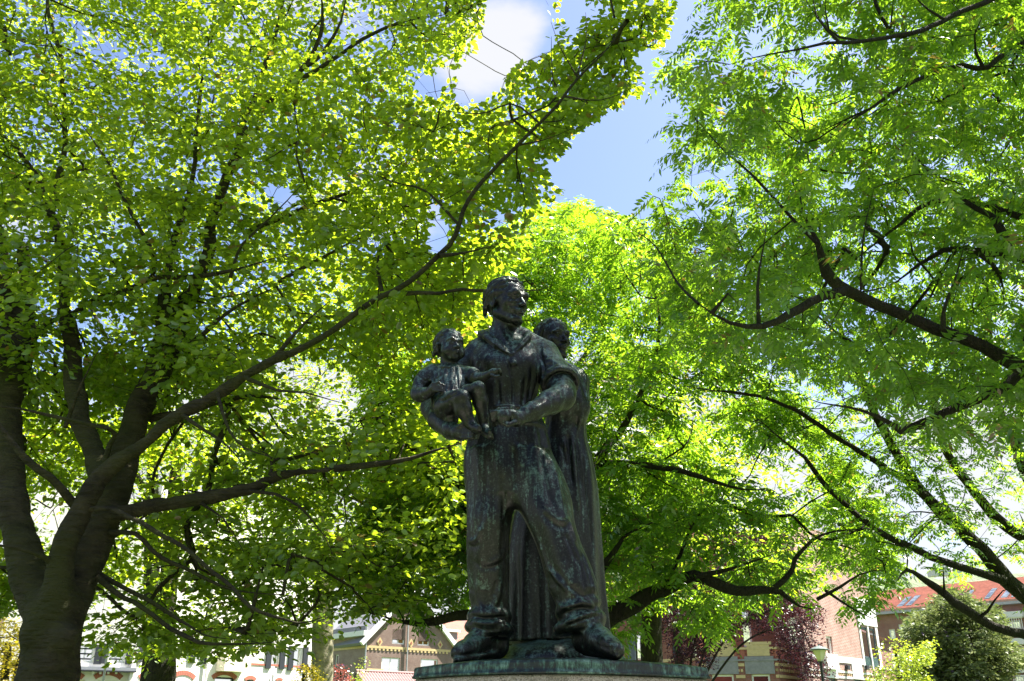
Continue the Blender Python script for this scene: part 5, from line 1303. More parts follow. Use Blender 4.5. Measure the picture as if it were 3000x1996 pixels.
def in_gap(x, y, amp):
    q = np.stack([x / 26, y / 26, np.zeros_like(x)], 1)
    xx = x + (vnoise(q) - .5) * 2 * amp; yy = y + (vnoise(q + 9.3) - .5) * 2 * amp
    r = np.zeros(len(x), bool)
    for g in GAPS: r |= inpoly(xx, yy, g)
    return r

def sample(poly, y0, y1, n, sc=.8, thr=.42, squash=2.2, rs=RS, dens=None):
    """spray centres inside a crown outline, thinned by a clumping noise"""
    xs = [p[0] for p in poly]; ys = [p[1] for p in poly]; out = []
    got = 0
    for _ in range(60):
        m = n * 3
        x = rs.uniform(min(xs), max(xs), m); y = rs.uniform(min(ys), max(ys), m)
        k = inpoly(x, y, poly) & ~in_gap(x, y, 10)
        x, y = x[k], y[k]
        a = y0(x, y) if callable(y0) else np.full(len(x), float(y0)); b = y1(x, y) if callable(y1) else np.full(len(x), float(y1))
        yy = a + (b - a) * rs.rand(len(x)) ** .9
        sx = x * VS - 1500; v = y * VS - 998
        dy = FPX * CP + v * SP; dz = FPX * SP - v * CP
        Q = np.stack([sx / dy * yy, yy, EYE + dz / dy * yy], 1)
        nz = vnoise(Q * np.array([sc, sc, sc * squash])) * .65 + vnoise(Q * sc * 2.7 + 5) * .35
        t = thr if dens is None else thr + dens(x, y)
        keep = (nz + rs.normal(0, .035, len(nz)) > t) & (Q[:, 2] > 2.2)
        # nothing grows through the bronze
        keep &= ~((Q[:, 1] < 7.0) & (x > 925) & (x < 1640) & (y > 600))
        out.append(Q[keep]); got += keep.sum()
        if got >= n: break
    return np.vstack(out)[:n]

def resample(pts, step):
    """pts: (x,y,z,r) rows -> smooth, evenly spaced rows"""
    p = np.array(pts, float)
    if len(p) > 2:
        e = np.vstack([2*p[0]-p[1], p, 2*p[-1]-p[-2]]); q = []
        for i in range(1, len(e) - 2):
            t = np.linspace(0, 1, 8, endpoint=False)[:, None]; a, b, c, d = e[i-1], e[i], e[i+1], e[i+2]
            q.append(0.5*((2*b)+(c-a)*t+(2*a-5*b+4*c-d)*t**2+(3*b-a-3*c+d)*t**3))
        p = np.vstack(q + [p[-1:]])
    s = np.concatenate([[0], np.cumsum(np.linalg.norm(np.diff(p[:, :3], axis=0), axis=1))])
    u = np.linspace(0, s[-1], max(2, int(s[-1] / step) + 1))
    o = np.stack([np.interp(u, s, p[:, j]) for j in range(4)], 1); o[:, 3] = np.maximum(o[:, 3], .002)
    return o

class Tubes:
    """many tapered tubes in one mesh"""
    def __init__(self): self.V = []; self.F = []; self.n = 0
    def add(self, P4, sides, wob=0.0):
        p = P4[:, :3]; r = P4[:, 3]
        t = np.gradient(p, axis=0); t /= np.maximum(np.linalg.norm(t, axis=1, keepdims=True), 1e-9)
        ref = np.array([0, 0, 1.]) if abs(t[:, 2]).mean() < .8 else np.array([1., 0, 0])
        a = np.cross(t, ref); a /= np.maximum(np.linalg.norm(a, axis=1, keepdims=True), 1e-9); b = np.cross(a, t)
        an = np.linspace(0, 2 * np.pi, sides, endpoint=False)
        rr = r[:, None] * np.ones(sides)
        if wob:
            q = (p[:, None, :] * 2.2 + np.stack([np.cos(an), np.sin(an), 0 * an], 1)[None] * .9).reshape(-1, 3)
            rr = rr * (1 + wob * (vnoise(q * 1.7).reshape(len(p), sides) - .5) * 2)
        v = p[:, None] + a[:, None] * (np.cos(an)[None, :, None] * rr[..., None]) + b[:, None] * (np.sin(an)[None, :, None] * rr[..., None])
        i = np.arange(len(p) - 1)[:, None] * sides; k = np.arange(sides)[None]; k2 = (k + 1) % sides
        self.F.append((np.stack([i + k, i + k2, i + sides + k2, i + sides + k], -1).reshape(-1, 4)) + self.n)
        self.V.append(v.reshape(-1, 3)); self.n += len(p) * sides
    def mesh(self, name): return np_mesh(name, np.vstack(self.V), np.vstack(self.F), True)

def grow(skel, tips, rs, bend=.12, rmin=.0022, reach=9.0):
    """connect every spray to the nearest wood, outward in batches; returns segments and tip directions"""
    nodes = [np.array(s[:3]) for s in skel]; par = [-1] * len(nodes)
    base_n = len(nodes)
    kd = KDTree(base_n)
    for i, q in enumerate(nodes): kd.insert(q, i)
    kd.balance()
    d0 = np.array([kd.find(t)[2] for t in tips.tolist()])
    order = np.argsort(d0)
    order = order[d0[order] < reach]
    nb = 14; tipnode = {}
    for batch in np.array_split(order, nb):
        new = []
        for ti in batch:
            t = tips[ti]; co, ix, dist = kd.find(t)
            p = nodes[ix]; start = ix
            if dist < .04: tipnode[ti] = ix; continue
            seg = max(1, int(dist / .28)); mid = rs.normal(0, bend * dist, 3); mid[2] = abs(mid[2]) * .5 + .03 * dist
            last = ix
            for s in range(1, seg + 1):
                u = s / seg; q = p + (t - p) * u + mid * (4 * u * (1 - u)) * .5
                nodes.append(q); par.append(last); last = len(nodes) - 1; new.append(last)
            tipnode[ti] = last
        kd = KDTree(len(nodes))
        for i, q in enumerate(nodes): kd.insert(q, i)
        kd.balance()
    N = np.array(nodes); par = np.array(par)
    w = np.zeros(len(N)); 
    for ti, nd in tipnode.items(): w[nd] += 1
    for i in range(len(N) - 1, base_n - 1, -1):
        w[par[i]] += w[i]
    R = rmin * np.sqrt(np.maximum(w, 1)) ** .92
    R = np.minimum(R, .035)
    return N, par, R, base_n, tipnode

def twig_mesh(tb, N, par, R, base_n):
    """chains of twig nodes -> tubes of 3 or 4 sides"""
    kids = {}
    for i in range(base_n, len(N)): kids.setdefault(par[i], []).append(i)
    for i in range(base_n, len(N)):
        p = par[i]
        first = p < base_n or kids[p][0] != i
        if not first: continue
        ch = [p, i]; c = i
        while c in kids: c = kids[c][0]; ch.append(c)
        r = R[ch].copy(); r[0] = r[1] if len(r) > 1 else r[0]; r[-1] *= .6
        q = np.column_stack([N[ch], r])
        if len(q) > 2: q = resample(q, .14)
        tb.add(q, 5 if r.max() > .010 else (4 if r.max() > .005 else 3))

# leaf blades: corner tables, length 1 along x, folded on the midrib
T_oval = (np.array([(0, 0, 0), (1, 0, -.06), (.26, -.29, .05), (.66, -.27, .04), (.26, .29, .05), (.66, .27, .04)]), [np.array([[0, 2, 3, 1], [0, 1, 5, 4]])])
T_lance = (np.array([(0, 0, 0), (1, 0, -.10), (.45, -.17, .04), (.45, .17, .04), (.5, 0, -.02)]), [np.array([[0, 2, 1, 4], [0, 4, 1, 3]])])
T_quad = (np.array([(0, 0, 0), (.5, -.27, .02), (1, 0, 0), (.5, .27, .02)]), [np.array([[0, 1, 2, 3]])])
T_lq = (np.array([(0, 0, .02), (.45, -.18, 0), (1, 0, -.06), (.45, .18, 0)]), [np.array([[0, 1, 2, 3]])])

def blades(Pos, X, Nn, S, T, tone):
    """Pos base, X axis dir, Nn approx normal, S length -> verts, face lists, tone per vertex"""
    X = X / np.linalg.norm(X, axis=1, keepdims=True)
    Y = np.cross(Nn, X); Y /= np.maximum(np.linalg.norm(Y, axis=1, keepdims=True), 1e-9); Z = np.cross(X, Y)
    t = T[0]
    V = Pos[:, None] + S[:, None, None] * (X[:, None] * t[None, :, 0, None] + Y[:, None] * t[None, :, 1, None] + Z[:, None] * t[None, :, 2, None])
    b = (np.arange(len(Pos)) * len(t))[:, None, None]
    F = [(f[None] + b).reshape(-1, f.shape[1]) for f in T[1]]
    return V.reshape(-1, 3), F, np.repeat(tone, len(t))

def simple_sprays(C, D, rs, n, size, T, flat=.05, L=.22, tilt=.42, droop=.0, keepgap=True, sv=.25):
    """broad leaves spread in a flattish fan round each twig end"""
    m = len(C); cnt = n
    a = np.repeat(np.arange(m), cnt); k = len(a)
    d = D[a].copy(); d[:, 2] *= .4; d /= np.maximum(np.linalg.norm(d, axis=1, keepdims=True), 1e-6)
    side = np.cross(d, [0, 0, 1.]); side /= np.maximum(np.linalg.norm(side, axis=1, keepdims=True), 1e-6)
    u = rs.uniform(-1, .9, k); s = rs.uniform(-1, 1, k) * (.75 - .35 * np.abs(u))
    pos = C[a] + d * (u * L)[:, None] + side * (s * L)[:, None] + np.array([0, 0, 1.]) * (rs.normal(0, flat, k) - droop * (np.abs(s) + np.maximum(u, 0)) * L)[:, None]
    ang = np.sign(s) * rs.uniform(.3, 1.3, k) + rs.normal(0, .3, k)
    X = d * np.cos(ang)[:, None] + side * np.sin(ang)[:, None]; X[:, 2] += rs.normal(-.18, .32, k)
    N_ = np.array([0, 0, 1.]) + rs.normal(0, tilt, (k, 3)) * np.array([1, 1, .5]) + (rs.normal(0, tilt * .8, (m, 3)))[a]
    tone = np.clip(rs.rand(m)[a] * .5 + rs.rand(k) * .5, 0, 1)
    S = size * rs.uniform(1 - sv, 1 + sv, k)
    if keepgap:
        pj = project(pos); g = ~in_gap(pj[:, 0], pj[:, 1], 7)
        pos, X, N_, S, tone = pos[g], X[g], N_[g], S[g], tone[g]
    return pos, X, N_, S, tone

def compound_sprays(C, D, rs, nl, length, pairs, lsize, keepgap=True, droop=.8, tilt=.25):
    """feather leaves: nl rachises from each twig end, each with paired leaflets; returns leaflets and rachis ids"""
    m = len(C); a = np.repeat(np.arange(m), nl); k = len(a)
    d = D[a].copy(); base = np.arctan2(d[:, 1], d[:, 0])
    j = np.tile(np.arange(nl), m)
    az = base + (j - (nl - 1) / 2) * (2.2 / max(1, nl - 1)) * 1.3 + rs.normal(0, .35, k)
    el = rs.normal(-.05, .30, k)
    h = np.stack([np.cos(az) * np.cos(el), np.sin(az) * np.cos(el), np.sin(el)], 1)
    ln = length * rs.uniform(.7, 1.15, k); dr = droop * rs.uniform(.4, 1.3, k)
    N0 = np.array([0, 0, 1.]) + rs.normal(0, tilt, (k, 3))
    side = np.cross(h, N0); side /= np.linalg.norm(side, axis=1, keepdims=True)
    u = (np.arange(pairs) + 1.2) / (pairs + .7)
    pos = []; X = []; NN = []; S = []; rid = []
    C0 = C[a] + rs.normal(0, .03, (k, 3))
    def pt(uu): return C0 + h * (ln * uu)[:, None] + np.array([0, 0, -1.]) * (ln * dr * uu * uu * .5)[:, None]
    for q in list(u) + [1.0]:
        p = pt(q); tg = h + np.array([0, 0, -1.]) * (dr * q)[:, None]; tg /= np.linalg.norm(tg, axis=1, keepdims=True)
        for sd in ((-1, 1) if q < 1 else (0,)):
            x = side * sd * .85 + tg * (.5 if sd else 1); x = x + rs.normal(0, .12, (k, 3)); x[:, 2] -= .25
            n_ = np.cross(side, tg); n_ *= np.sign(n_[:, 2:3] + 1e-6)
            pos.append(p); X.append(x); NN.append(n_ + rs.normal(0, .28, (k, 3))); S.append(lsize * rs.uniform(.8, 1.2, k) * (.65 + .5 * math.sin(math.pi * min(q, .95) ** .8))); rid.append(np.arange(k))
    pos, X, NN, S, rid = map(np.concatenate, (pos, X, NN, S, rid))
    tone = np.clip(rs.rand(k)[rid] * .6 + rs.rand(len(rid)) * .4, 0, 1)
    if keepgap:
        pj = project(C0); g = ~in_gap(pj[:, 0], pj[:, 1], 7); g = g[rid]
        pos, X, NN, S, rid, tone = pos[g], X[g], NN[g], S[g], rid[g], tone[g]
    return pos, X, NN, S, tone, rid, C0, h

def leaf_object(name, L5, T, mat, parent, kind='stuff'):
    pos, X, N_, S, tone = L5
    V, F, tv = blades(pos, X, N_, S, T, tone)
    me = np_mesh(name, V, F); me.attributes.new('tone', 'FLOAT', 'POINT').data.foreach_set('value', tv.astype(np.float32))
    o = link(name, me, parent, mat)
    if kind: o['kind'] = kind
    return o

def pick_leaves(L5, n, size_px_scale=1.0):
    """the leaves that show largest in the frame"""
    pos = L5[0]; pj = project(pos + L5[1] * 0)
    vis = (pj[:, 0] > 5) & (pj[:, 0] < 2350) & (pj[:, 1] > 5) & (pj[:, 1] < 1560) & (pj[:, 2] > 1)
    s = np.where(vis, L5[3] / pj[:, 2], 0)
    idx = np.argsort(-s)[:n]; m = np.zeros(len(pos), bool); m[idx] = True
    return m
def single_leaves(L5, T, mat, parent, tones=4):
    """each blade an object of its own, sharing a few meshes"""
    mes = []
    for q in range(tones):
        me = np_mesh('leaf', T[0], T[1]); me.attributes.new('tone', 'FLOAT', 'POINT').data.foreach_set('value', np.full(len(T[0]), (q + .5) / tones, np.float32))
        me.materials.append(mat); mes.append(me)
    pos, X, N_, S, tone = L5; inv = wm(parent).inverted()
    X = X / np.linalg.norm(X, axis=1, keepdims=True); Y = np.cross(N_, X); Y /= np.linalg.norm(Y, axis=1, keepdims=True); Z = np.cross(X, Y)
    for i in range(len(pos)):
        o = bpy.data.objects.new('leaf', mes[min(tones - 1, int(tone[i] * tones))]); COL.objects.link(o)
        M = Matrix(((X[i, 0]*S[i], Y[i, 0]*S[i], Z[i, 0]*S[i], pos[i, 0]), (X[i, 1]*S[i], Y[i, 1]*S[i], Z[i, 1]*S[i], pos[i, 1]), (X[i, 2]*S[i], Y[i, 2]*S[i], Z[i, 2]*S[i], pos[i, 2]), (0, 0, 0, 1)))
        o.parent = parent; o.matrix_parent_inverse = inv; o.matrix_basis = M

def limb(pts, y0=None, y1=None, step=.12):
    """pts (vx, vy, r px[, y]); y runs y0 -> y1 along the length"""
    n = len(pts); out = []
    for i, p in enumerate(pts):
        y = p[3] if len(p) > 3 else y0 + (y1 - y0) * i / (n - 1)
        w = PV(p[0], p[1], y); out.append((*w, p[2] * VS * mpx(w) * .92))
    q = resample(out, step); m = min(len(q), 7)
    if len(q) > 6:      # crooked growth
        w = np.stack([vnoise(q[:, :3] * 2.6 + k * 7.7) for k in range(3)], 1) - .5 + .45 * (np.stack([vnoise(q[:, :3] * 7 + k * 3.3) for k in range(3)], 1) - .5)
        e = np.minimum(np.arange(len(q)), 4) / 4.
        q[:, :3] += w * (e * np.minimum(.07, .025 + q[:, 3] * .7))[:, None]
    if q[-1, 3] < .03: q[-m:, 3] *= np.linspace(1, .3, m)
    return q
def tipdirs(N, par, tipnode, idx):
    D = np.zeros((len(idx), 3))
    for i, t in enumerate(idx):
        nd = tipnode[t]; p = par[nd] if par[nd] >= 0 else nd
        p2 = par[p] if p >= 0 and par[p] >= 0 else p
        D[i] = N[nd] - N[p2]
        if np.linalg.norm(D[i]) < 1e-4: D[i] = (.3, -.2, .1)
    return D / np.linalg.norm(D, axis=1, keepdims=True)

def make_tree(name, label, limbs, tips, bark, leafmat, style, group=None, cat_='tree', thick=None, parts=0, seed=1, wob=.10, lv=None, reach=9.0, base=None, trunk_name='trunk', rmin=.0022, twig_step=True):
    rs = np.random.RandomState(seed)
    b0 = base if base is not None else (limbs[0][0][0], limbs[0][0][1], 0)
    t = empty(name, b0); tag(t, label, cat_, group)
    tb = Tubes()
    for lb in limbs[:] if thick is None else limbs:
        sides = 14 if lb[:, 3].max() > .1 else (10 if lb[:, 3].max() > .04 else 7)
        tb.add(lb, sides, wob)
    if thick is not None:
        V, F = thick; link('trunk', np_mesh('trunk', V, F, True), t, bark)
        link('branches', tb.mesh('branches'), t, bark)
    else:
        t1 = Tubes(); t1.add(limbs[0], 16, wob); link('trunk', t1.mesh('trunk'), t, bark)
        if len(limbs) > 1:
            tb = Tubes()
            for lb in limbs[1:]: tb.add(lb, 14 if lb[:, 3].max() > .1 else (10 if lb[:, 3].max() > .04 else 7), wob)
            link('limbs', tb.mesh('limbs'), t, bark)
    skel = np.vstack([l for l in limbs])
    N, par, R, bn, tn = grow(skel, tips, rs, reach=reach, rmin=rmin)
    tw = Tubes(); twig_mesh(tw, N, par, R, bn)
    if tw.n: link('twigs', tw.mesh('twigs'), t, bark)['kind'] = 'stuff'
    idx = sorted(tn); C = tips[idx]; D = tipdirs(N, par, tn, idx)
    if style[0] == 'simple':
        L5 = simple_sprays(C, D, rs, **style[1]); T = style[2]
    else:
        r = compound_sprays(C, D, rs, **style[1]); L5 = r[:5]; T = style[2]
    if lv is not None:
        g = lv(L5[0]); L5 = tuple(q[g] for q in L5)
    if parts:
        m = pick_leaves(L5, parts)
        single_leaves(tuple(q[m] for q in L5), T, leafmat, t)
        L5 = tuple(q[~m] for q in L5)
    leaf_object('crown', L5, T_lq if style[0] != 'simple' else T, leafmat, t)
    return t, len(L5[0])

def root(x, y, r):  # from the ground up to the first traced point
    return (x, y, -.1, r)
rsT = np.random.RandomState(3)
# ---------------- the big hornbeam on the left, 8.5 m away
def L1(pts, y0, y1, step=.10): return limb(pts, y0, y1, step)
trunk = [(108, 1560, 64), (116, 1500, 60), (122, 1450, 62), (128, 1405, 66)]
tr = limb(trunk, 8.5, 8.5, .15); b = tr[0]
trunk4 = np.vstack([resample([(b[0] - .05, b[1], -.1, .44), (b[0] - .03, b[1], .5, .33), (b[0], b[1], b[2], b[3])], .15), tr])
thick_l = [trunk4,
    limb([(112, 1420, 48), (78, 1350, 40), (44, 1250, 34), (26, 1150, 30), (20, 1050, 28), (18, 1000, 27), (26, 900, 25)], 8.5, 8.9, .15),
    limb([(28, 900, 24), (14, 800, 18), (12, 700, 17), (8, 600, 14), (0, 520, 12)], 8.9, 9.2, .15),
    limb([(28, 910, 20), (50, 830, 17), (62, 740, 16), (60, 660, 13), (50, 560, 10)], 8.85, 9.3, .15),
    limb([(132, 1400, 36), (132, 1350, 27), (138, 1300, 24), (165, 1220, 22), (192, 1160, 20), (232, 1095, 15), (279, 1062, 12.5), (339, 1022, 11.5), (379, 978, 11), (429, 948, 10.5), (499, 910, 10), (564, 870, 9.2), (624, 836, 8.8), (674, 812, 8.4)], 8.35, 7.9, .12),
    limb([(150, 1400, 50), (176, 1340, 42), (205, 1270, 39), (236, 1200, 35), (268, 1110, 30), (300, 1000, 26), (340, 905, 24), (379, 825, 22), (414, 752, 20), (441, 676, 17)], 8.6, 9.2, .12),
    limb([(232, 1100, 21), (214, 1040, 20), (184, 960, 18), (170, 900, 17), (166, 840, 16), (162, 780, 15), (150, 700, 13)], 8.45, 8.8, .12),
    limb([(355, 870, 18), (364, 800, 14), (372, 752, 12.5), (386, 651, 10)], 9.0, 8.9, .12),
    limb([(262, 1180, 18), (300, 1178, 13), (349, 1168, 11.5), (424, 1155, 11), (499, 1140, 10.5), (574, 1124, 10), (649, 1097, 9.5), (724, 1082, 9), (783, 1078, 8)], 8.7, 8.3, .12),
]
ft = Field((-6.0, 7.6, -.1), (-1.0, 9.9, 7.4), .030)
for lb in thick_l:
    ft.chain([tuple(q[:3]) for q in lb], [q[3] for q in lb], .09)
for a in ((118, 1530, 8.35, 30), (150, 1470, 8.3, 30), (80, 1460, 8.35, 26), (165, 1390, 8.45, 22), (232, 1090, 8.4, 14)):
    w = PV(*a[:3]); ft.ell(tuple(w), (a[3] * VS * mpx(w),) * 3, .12)
Vt, Ft = ft.skin(); Vt = Vt + vnormals(Vt, Ft) * ((vnoise(Vt * 5) - .5) * .03 + (vnoise(Vt * np.array([9, 9, 26])) - .5) * .012)[:, None]
thin_l = [
    limb([(664, 818, 8.5), (733, 781, 8), (840, 705, 7.5), (900, 670, 7), (950, 638, 6.8), (1000, 598, 6.4), (1040, 560, 6.5), (1058, 520, 6), (1080, 460, 5.5), (1130, 400, 5), (1190, 335, 5), (1240, 282, 4.2), (1290, 230, 3.6), (1340, 172, 3), (1400, 108, 2.4), (1445, 50, 1.8)], 7.9, 7.4),
    limb([(1010, 590, 7), (1080, 580, 4), (1150, 560, 2)], 7.6, 7.9),
    limb([(935, 676, 6), (975, 672, 5), (1010, 674, 4.5), (1060, 668, 4.5), (1110, 671, 4), (1180, 664, 3.5), (1225, 667, 3), (1268, 656, 2)], 7.9, 7.3),
    limb([(1325, 190, 3), (1345, 110, 2.4), (1348, 30, 1.8)], 7.5, 7.4), limb([(1330, 180, 2.6), (1290, 110, 2), (1268, 50, 1.5)], 7.5, 7.2),
    limb([(1240, 282, 3), (1180, 240, 2.2), (1100, 262, 1.8), (1010, 250, 1.5), (980, 212, 1.2)], 7.7, 7.6), limb([(1300, 222, 3), (1380, 230, 2), (1480, 190, 1.4)], 7.5, 7.2), limb([(1190, 335, 3), (1260, 320, 2), (1330, 290, 1.4)], 7.7, 7.5),
    limb([(441, 690, 17), (480, 560, 14), (506, 450, 12), (540, 370, 10), (560, 280, 8), (600, 180, 6), (640, 60, 5), (660, -60, 4)], 9.2, 9.6),
    limb([(500, 470, 10), (522, 420, 10), (556, 340, 9), (566, 290, 7)], 9.3, 9.5),
    limb([(386, 660, 10), (400, 560, 8), (440, 430, 6), (450, 300, 5), (470, 120, 4)], 8.9, 9.2),
    limb([(150, 705, 13), (145, 620, 12), (135, 540, 11), (118, 491, 11)], 8.8, 9.0),
    limb([(118, 491, 9), (128, 450, 8), (135, 416, 8), (150, 340, 7), (146, 250, 6), (145, 150, 5), (125, 90, 5), (110, 0, 4), (100, -80, 4)], 9.0, 9.3),
    limb([(118, 495, 8), (100, 426, 7), (62, 375, 7), (30, 330, 6), (-20, 290, 5)], 9.0, 9.1),
    limb([(10, 60, 5), (20, 120, 6), (-30, -60, 4)], 9.2, 9.5),
    limb([(236, 1085, 8), (252, 1020, 7), (264, 995, 6), (240, 985, 5.5), (170, 970, 5), (110, 955, 5), (50, 940, 4.5), (0, 935, 4), (-60, 930, 4)], 8.35, 7.8),
    limb([(180, 1172, 13), (150, 1140, 11), (125, 1110, 10), (60, 1055, 9), (0, 975, 8), (-60, 900, 7)], 8.3, 7.7),
    limb([(130, 1306, 11), (110, 1288, 9), (75, 1272, 8), (25, 1260, 7), (-40, 1250, 6)], 8.3, 7.9),
    limb([(770, 1079, 9.5), (860, 1068, 8), (940, 1055, 7), (1000, 1035, 6), (1060, 1020, 5)], 8.3, 8.1),
    limb([(210, 1172, 7), (260, 1172, 6.5), (309, 1195, 6), (379, 1235, 6), (449, 1280, 5.5), (524, 1350, 5), (570, 1392, 5), (624, 1415, 5), (699, 1434, 4.5), (748, 1420, 3)], 8.2, 7.4),
    limb([(225, 1330, 9), (280, 1375, 6.5), (339, 1410, 6), (399, 1452, 6), (440, 1472, 5.5), (474, 1482, 5), (549, 1481, 4), (640, 1478, 3)], 8.6, 7.9),
    limb([(225, 1322, 8), (280, 1350, 6), (344, 1385, 6), (414, 1428, 5), (464, 1460, 4), (520, 1470, 3)], 8.7, 8.2),
    limb([(252, 1226, 8), (309, 1230, 6), (359, 1275, 5.5), (424, 1305, 5), (499, 1345, 4), (560, 1360, 3), (680, 1370, 2.5)], 8.7, 8.6),
    limb([(345, 965, 10), (390, 952, 9), (440, 945, 8), (480, 930, 8), (524, 918, 8), (589, 908, 7.5), (649, 918, 6)], 9.1, 8.9),
    limb([(75, 790, 7), (100, 751, 6.5), (175, 716, 7), (225, 686, 7.5), (300, 664, 7), (351, 640, 7), (451, 638, 6), (551, 621, 5), (646, 591, 3.5)], 8.9, 8.3),
    limb([(350, 640, 6), (357, 591, 5.5), (326, 536, 5), (285, 456, 4.5), (260, 390, 3.5), (215, 320, 3), (170, 265, 2.2)], 8.6, 7.9),
    limb([(380, 792, 8), (451, 785, 7), (501, 736, 6), (566, 696, 5), (640, 660, 3)], 8.9, 8.4),
    limb([(624, 836, 8), (680, 770, 6), (716, 730, 5), (760, 690, 3)], 8.0, 7.8), limb([(640, 650, 5), (700, 615, 5), (780, 570, 4.5), (850, 535, 4)], 8.8, 8.8),
    limb([(560, 540, 6), (601, 521, 6), (680, 490, 6), (767, 456, 5), (840, 430, 4), (900, 390, 3), (960, 350, 2)], 9.3, 9.2),
    limb([(610, 240, 6), (646, 210, 6), (690, 165, 6), (721, 120, 5.5), (742, 60, 5), (740, -40, 4)], 9.5, 9.4), limb([(690, 165, 5), (745, 120, 5), (786, 45, 4), (800, -30, 3)], 9.4, 9.2),
    limb([(646, 212, 6), (700, 178, 6), (760, 143, 5.5), (830, 98, 5), (900, 60, 4), (980, 40, 3), (1050, 30, 2)], 9.5, 9.0),
    limb([(767, 456, 4), (860, 480, 3), (920, 470, 2)], 9.2, 9), limb([(880, 680, 6), (870, 600, 4), (900, 520, 3)], 8.0, 8.4), limb([(1058, 520, 4), (980, 440, 3), (900, 420, 3), (860, 400, 2)], 7.8, 8.2),
    limb([(420, 955, 6), (455, 980, 5), (490, 1000, 5), (530, 1030, 4), (570, 1080, 3)], 8.0, 7.8), limb([(500, 905, 5), (520, 970, 4), (560, 1030, 3.5), (640, 1060, 3)], 7.95, 7.6),
    limb([(564, 870, 6), (640, 900, 4), (700, 905, 4), (780, 930, 3)], 7.9, 7.6), limb([(574, 1130, 5), (640, 1140, 4), (700, 1175, 4), (750, 1240, 3), (770, 1290, 2)], 8.4, 8.2), limb([(449, 1150, 5), (480, 1170, 4), (520, 1200, 3), (560, 1270, 2.5)], 8.5, 8.3),
    limb([(150, 985, 6), (190, 880, 4), (230, 800, 3)], 8.4, 8.0), limb([(530, 640, 5), (560, 560, 3.5), (640, 480, 3), (700, 420, 2)], 8.5, 8.2), limb([(300, 664, 5), (250, 590, 4), (180, 560, 3)], 8.6, 8.2),
]
def near1(x, y):  # leaves stay behind the heavy wood low on the left, hang nearer higher up
    lo = np.clip((y - 760) / 250, 0, 1) * np.clip((620 - x) / 300, 0, 1)
    return 7.9 + 1.5 * lo + np.clip((x - 1000) / 400, 0, 1) * 0.1
crownA = [(-260, -360), (1560, -360), (1562, 60), (1530, 125), (1497, 218), (1340, 296), (1262, 385), (1250, 440), (1150, 640), (930, 700), (700, 830), (400, 900), (-260, 900)]
tA = sample(crownA, near1, lambda x, y: 11.2 - 2.3 * np.clip((x - 1050) / 300, 0, 1), 5000, 1.0, .47, rs=rsT)
crownB = [(-260, 900), (700, 800), (930, 690), (1100, 640), (1120, 1000), (1020, 1250), (1010, 1400), (900, 1410), (780, 1430), (700, 1480), (600, 1500), (500, 1525), (400, 1500), (300, 1510), (200, 1480), (190, 1400), (-260, 1440)]
tB = sample(crownB, lambda x, y: near1(x, y) + .3, 12.0, 2150, 1.0, .50, rs=rsT)
tips1 = np.vstack([tA, tB])
skel_all = thick_l + thin_l
t1, n1 = make_tree('hornbeam', 'large forking hornbeam with a smooth green brown trunk at the left edge', skel_all and thin_l, tips1, M_barkA, M_leafA,
    ('simple', dict(n=19, size=.081, flat=.028, L=.29, tilt=.55, T=T_oval), T_oval), thick=(Vt, Ft), parts=300, seed=21, base=(b[0], b[1], 0), reach=4.0)

